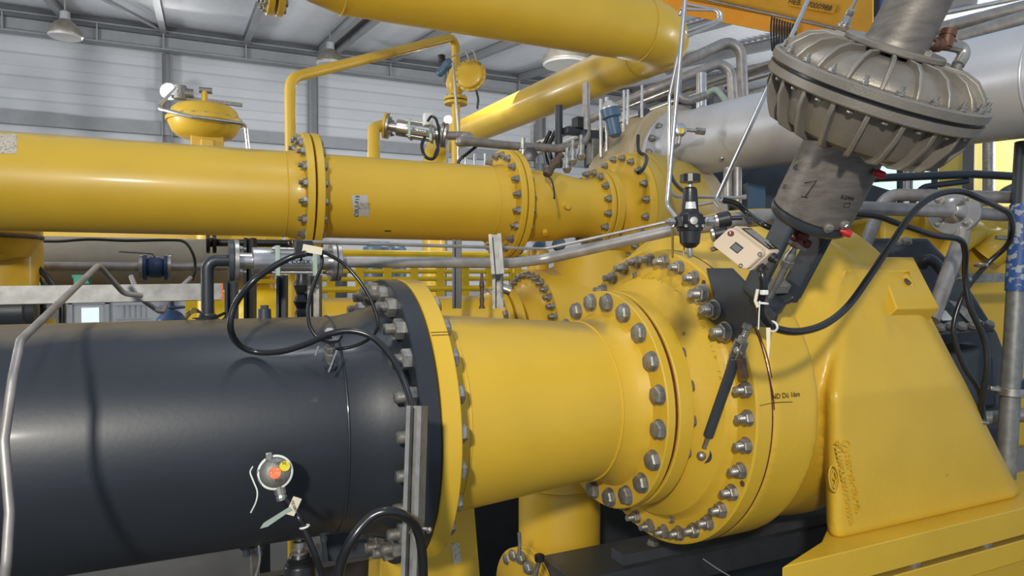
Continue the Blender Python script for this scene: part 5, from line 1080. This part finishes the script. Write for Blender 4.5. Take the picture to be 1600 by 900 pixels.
for i_, (x, y, w_, h_, m_) in enumerate(((925, 214, .22, .10, 'dark'), (905, 193, .10, .10, 'plastic'), (994, 200, .14, .12, 'plastic'), (895, 205, .16, .06, 'dark'), (930, 238, .12, .22, 'dull'), (1006, 195, .06, .26, 'dark'))):
    tag(build('instrument_box', MB().box(at(x, y, D=5.9), (w_, .1, h_)), m_, bevel=.008), ['black box under the lower end of the yellow branch pipe', 'small black box left of the blue filter', 'black round-edged box right of the blue filter', 'flat dark box left of the blue filter', 'grey plate standing behind the upper stage flange', 'tall dark tube block right of the blue filter'][i_], 'box')
t = thing('needle_valve', 'needle valve with black star knob above the upper yellow reducer', 'valve', at(817, 255, D=4.6))
build('stem', MB().lathe(at(817, 262, D=4.6), UZ, [(0, .03), (.03, .03), (.031, .022), (.09, .022), (.091, .03), (.12, .03), (.13, .015), (.2, .015)], 12), 'steel', t)
build('star_knob', MB().lathe(at(829, 242, D=4.5), -FW, [(0, .03), (.004, .05), (.025, .05), (.03, .02)], 6), 'plastic', t, ang=20)
t = thing('gland_fitting', 'brown inclined fitting screwed into the top of the upper reducer', 'fitting', at(853, 272, D=4.35))
g0, g1 = at(853, 273, D=4.35), at(882, 236, D=4.5); gd = (g1-g0).normalized()
build('body', MB().lathe(g0, gd, [(0, .022), (.02, .032), (.05, .03), (.055, .024), (.12, .024), (.125, .03), (.15, .03), (.155, .022), (.22, .022)], 14), 'rust', t)
build('wire', MB().tube(spline([g0, at(862, 282, D=4.2), at(866, 300, D=4.1), at(866, 310, D=4.05)]), .006, 6), 'rubber', t)
for i_, (x, y) in enumerate(((895, 250), (908, 242), (886, 262))): tag(build('small_valve', MB().lathe(at(x, y+8, D=4.9), UZ, [(0, .02), (.03, .035), (.06, .02), (.1, .025), (.13, .012), (.18, .012)], 10), 'steel'), ['small steel valve between the two upper flanges, middle one', 'small steel valve between the two upper flanges, right one', 'small steel valve between the two upper flanges, left one'][i_], 'valve')
tube_thing('signal_cable', 'black cable curving down from the upper stage to a small fitting on its barrel', 'cable', [at(997, 212, D=4.4), at(998, 236, D=4.3), at(1010, 245, D=4.2), at(1006, 262, D=4.05), at(997, 270, D=4.0)], .012, 'rubber', 8)
tube_thing('signal_cable', 'black cable draped behind the upper solenoid pipe toward the upper flange', 'cable', [at(745, 228, D=5.2), at(730, 240, D=5.2), at(718, 250, D=5.2), at(716, 258, D=5.2)], .012, 'rubber', 8)
for i_, (x, y) in enumerate(((868, 235), (880, 242), (860, 250))): tube_thing('coiled_cable', 'black cable hanging in a coil behind the upper reducer', 'cable', [at(x, 205, D=6), at(x-10, 230, D=6), at(x-4, 258, D=6)], .018, 'rubber', 8, group='black cable coil behind the upper reducer')

# ================================================================ MIDDLE BACKGROUND UNDER THE UPPER LINE
t = thing('guard_railing', 'yellow guard railing with posts and toe board on the platform behind the spool', 'railing', at(700, 500, D=8))
RY = 8.0
def rl(y): return at(600, y, Y=RY).z
xs = at(470, 400, Y=RY).x; xe = at(905, 400, Y=RY).x
for i_, (y, r) in enumerate(((397, .05), (424, .028), (436, .028), (452, .04), (472, .03))): build('rail', MB().tube([(xs, RY, rl(y)), (xe, RY, rl(y))], r, 10), 'yellow_bright', t)
build('toe_board', MB().box(((xs+xe)/2, RY, rl(492)), (xe-xs, .05, .20)), 'yellow_bright', t)
for i_ in range(12):
    x = xs+(xe-xs)*i_/11; build('post', MB().box((x, RY, (rl(397)+rl(500))/2), (.09, .06, rl(397)-rl(500))), 'yellow_bright', t)
build('platform_beam', MB().box(((xs+xe)/2, RY+.1, rl(512)), (xe-xs+1, .3, .22)), 'yellow', t)
for i_, (x, y0, y1, w_) in enumerate(((458, 372, 505, .10), (420, 372, 505, .08), (298, 372, 510, .10), (345, 455, 510, .10), (575, 445, 500, .09))):
    p = at(x, y0, Y=7); z1 = at(x, y1, Y=7).z-.3; tag(build('yellow_post', MB().box((p.x, 7, (p.z+z1)/2), (w_, w_, p.z-z1)), 'yellow_bright'), ['yellow post behind the lower solenoid valve', 'yellow post right of the dark elbow pipe', 'yellow post behind the left galvanised beam end', 'short yellow post left of the dark elbow', 'short yellow post behind the anthracite flange bolts'][i_], 'post')
t = thing('yellow_vessel', 'small yellow vessel with flanged neck right of the dark elbow pipe', 'vessel', at(408, 500, Y=6))
vv = at(406, 440, Y=6); build('shell', MB().lathe(V((vv.x, 6, 0)), UZ, [(-1.5, .26), (-.32, .26), (-.2, .20), (-.12, .12), (0.02, .12), (.1, .12)], 36), 'yellow_bright', t, ang=40)
build('stand', MB().box((vv.x, 6, -2.1), (.12, .12, 1.2)), 'dark', t)
for z in (-.08, -.02): build('flange', cutdisc(MB(), V((vv.x, 6, z)), UZ, .08, .19, .035, 36), 'yellow_bright', t)
for i_, (x, y, y1, r) in enumerate(((592, 378, 402, .22), (628, 378, 402, .20), (548, 410, 445, .15), (560, 448, 470, .12))):
    p = at(x, y, Y=9.5); z1 = FZ; tag(build('barrel', MB().lathe((p.x, 9.5+.5*i_, z1), UZ, [(0, r), ((p.z-z1)-.08, r), ((p.z-z1), r*.7)], 24), 'slateblue' if i_ < 2 else 'dark'), ['left dark blue tank behind the railing under the upper line', 'right dark blue tank behind the railing under the upper line', 'dark drum behind the railing near the anthracite flange', 'lowest dark drum behind the railing'][i_], 'tank')
for i_, (x, y) in enumerate(((808, 388), (843, 388), (873, 382))):
    p = at(x, y, Y=7.5); tt = thing('pressure_transmitter', ['left', 'middle', 'right'][i_]+' of the three round blue transmitters under the upper reducer', 'sensor', p)
    build('housing', MB().lathe(p, -FW, [(-.08, .06), (-.05, .085), (.05, .085), (.07, .06)], 22), 'slateblue', tt); build('stem', MB().cyl(p, p-V((0, 0, .22)), .02), 'blue', tt)
    build('bracket', MB().box(p-V((0, 0, .25)), (.10, .05, .10)), 'yellow_bright', tt)
# struts
def strut(label, x, y0, y1, D, w_, m='dull', dx=0, upn=(-.4, -.9, 0)):
    return tag(build('support_strut', MB().channel(at(x+dx, y1, D=D), at(x, y0, D=D), w_, w_, upn, w_*.09), m), label, 'strut')
strut('galvanised strut clamped to the grey process pipe under the upper flange', 773, 366, 428, 2.45, .045, 'galv', 5)
strut('dull lower strut continuing below the galvanised one', 778, 425, 482, 2.8, .045)
strut('dark slotted strut left of the galvanised strut', 714, 375, 482, 3.9, .05, 'dark')
strut('dark strut below the lower solenoid valve, nearest the black pipe flange', 492, 430, 500, 2.5, .042)
strut('slim dark strut under the lower solenoid valve body', 441, 430, 500, 2.6, .035, 'dark')
strut('black strut behind the steel flange of the lower solenoid valve', 391, 372, 500, 3.6, .05, 'plastic')
strut('dark strut just right of the dark elbow pipe', 362, 440, 500, 3.4, .05, 'dark')
t = thing('black_valve_chain', 'black vertical valve assembly below the lower solenoid valve', 'valve', at(472, 500, D=2.9))
build('body', MB().lathe(at(472, 508, D=2.9), UZ, [(0, .022), (.05, .03), (.07, .022), (.1, .035), (.13, .022), (.17, .034), (.2, .022), (.24, .03), (.3, .02), (.36, .014)], 16), 'plastic', t); build('side_arm', MB().cyl(at(472, 458, D=2.9), at(497, 458, D=2.9), .02), 'plastic', t)
tube_thing('black_pipe', 'thin black pipe running level under the upper yellow line at left', 'pipe', [at(330, 379, D=4.4), at(475, 381, D=4.2)], .024, 'plastic', 12, False)
tag(build('black_flange', MB().lathe(at(330, 379, D=4.4), XA, [(-.03, .02), (-.03, .07), (-.008, .07), (-.008, .03), (.008, .03), (.008, .07), (.03, .07), (.03, .02)], 20), 'plastic'), 'small black flange pair at the left end of the thin black pipe', 'flange')
# tan pipe and thin pipe with blue ball valve
tz = at(200, 413, Y=6).z
tag(build('tan_pipe', MB().lathe((0, 6, tz), XA, [(-4.0, .205), (.45, .205)], 40), 'tanpipe'), 'thick tan grey pipe running level in the left background', 'pipe')
tz2 = at(200, 417, Y=5.5).z
tag(build('thin_line', MB().tube([(-3, 5.5, tz2), (.6, 5.5, tz2)], .032, 12), 'pipe_grey'), 'thin grey line in front of the thick tan pipe', 'pipe')
bv = at(243, 418, Y=5.45); t = thing('ball_valve', 'blue flanged ball valve with lever on the thin line before the tan pipe', 'valve', bv)
build('body', MB().lathe(bv, XA, [(-.07, .05), (-.03, .075), (.03, .075), (.07, .05)], 20), 'blue', t); build('flange', MB().lathe(bv-XA*.075, XA, [(0, .03), (0, .09), (.02, .09), (.02, .03)], 20), 'blue', t); build('flange', MB().lathe(bv+XA*.055, XA, [(0, .03), (0, .09), (.02, .09), (.02, .03)], 20), 'blue', t)
build('steel_flange', MB().lathe(bv-XA*.1, XA, [(0, .03), (0, .085), (.022, .085), (.022, .03)], 20), 'steel', t); build('steel_flange', MB().lathe(bv+XA*.078, XA, [(0, .03), (0, .085), (.022, .085), (.022, .03)], 20), 'steel', t)
build('lever', MB().tube([bv+V((0, 0, .07)), bv+V((-.02, 0, .10)), bv+V((-.22, -.05, .11))], .008, 8), 'dull', t)
tag(build('yellow_beam', MB().box((-1.4, 8.2, at(200, 371, Y=8.2).z), (4.6, .12, .16)), 'yellow'), 'yellow beam just above the tan pipe in the left background', 'beam')
tube_thing('sagging_cable', 'thin black cable strung along the yellow beam and dropping at its right end', 'cable', [at(45, 376, D=4.6), at(90, 377, D=4.6), at(140, 374, D=4.6), at(200, 376, D=4.6), at(260, 375, D=4.6), at(288, 378, D=4.6), at(302, 398, D=4.6), at(305, 420, D=4.6), at(300, 438, D=4.6)], .010, 'rubber', 8)
# yellow column at far left
t = thing('yellow_tower', 'yellow flanged vertical vessel at the far left edge under the upper line', 'vessel', at(5, 500, Y=4.9))
yv = at(2, 440, Y=5.2)
build('shell', MB().lathe((yv.x, 5.2, 0), UZ, [(-2.6, .22), (.4, .22)], 40), 'yellow', t); build('dome', MB().lathe((yv.x-.12, 5.0, 0), UZ, [(.06, .1), (.10, .30), (.20, .36), (.34, .36)], 40), 'yellow', t)
build('rim', MB().torus((yv.x-.12, 5.0, .22), UZ, .365, .014, 40), 'rust', t); build('lower_flange', MB().lathe((yv.x, 5.2, -.34), UZ, [(0, .2), (0, .28), (.05, .28), (.05, .2)], 36), 'yellow', t)
for i_, pts in enumerate((((0, 425), (20, 405), (34, 392), (40, 388)), ((28, 388), (32, 410), (45, 425), (62, 440), (70, 500)), ((36, 386), (33, 405), (58, 418), (78, 438), (96, 470), (98, 505)))):
    tube_thing('heavy_cable', ['black cable slanting from the left edge to the yellow vessel', 'black cable dropping in front of the yellow vessel', 'black cable bending right past the yellow vessel'][i_], 'cable', [at(x, y, D=4.3) for x, y in pts], .020, 'rubber', 10)
t = thing('dark_motor', 'dark rounded motor standing behind the black pipe at the left edge', 'motor', at(10, 500, D=4))
build('body', MB().lathe(at(-20, 488, D=4.0), XA, [(0, .10), (.02, .12), (.19, .12), (.20, .10), (.24, .09), (.25, .05)], 24), 'dark', t); build('terminal_box', MB().box(at(2, 470, D=4.0), (.14, .1, .06)), 'dark', t, bevel=.008)
t = thing('blue_valve', 'dark blue gate valve behind the black pipe left of the dark elbow', 'valve', at(268, 500, D=6))
bb = at(268, 498, D=6); build('body', MB().lathe(bb, UZ, [(-.05, .12), (.0, .12), (.05, .08), (.08, .03), (.2, .02)], 20), 'blue', t); build('handwheel', MB().torus(bb+V((0, 0, .10)), UZ, .10, .012, 24), 'blue', t)
t = thing('control_box', 'grey control box with a small green lamp left of the door', 'box', at(90, 500, D=6))
build('box', MB().box(at(84, 495, D=6), (.10, .1, .35)), 'dull', t, bevel=.006); build('lamp', MB().box(at(101, 479, D=5.9), (.06, .03, .015)), 'palegreen', t)
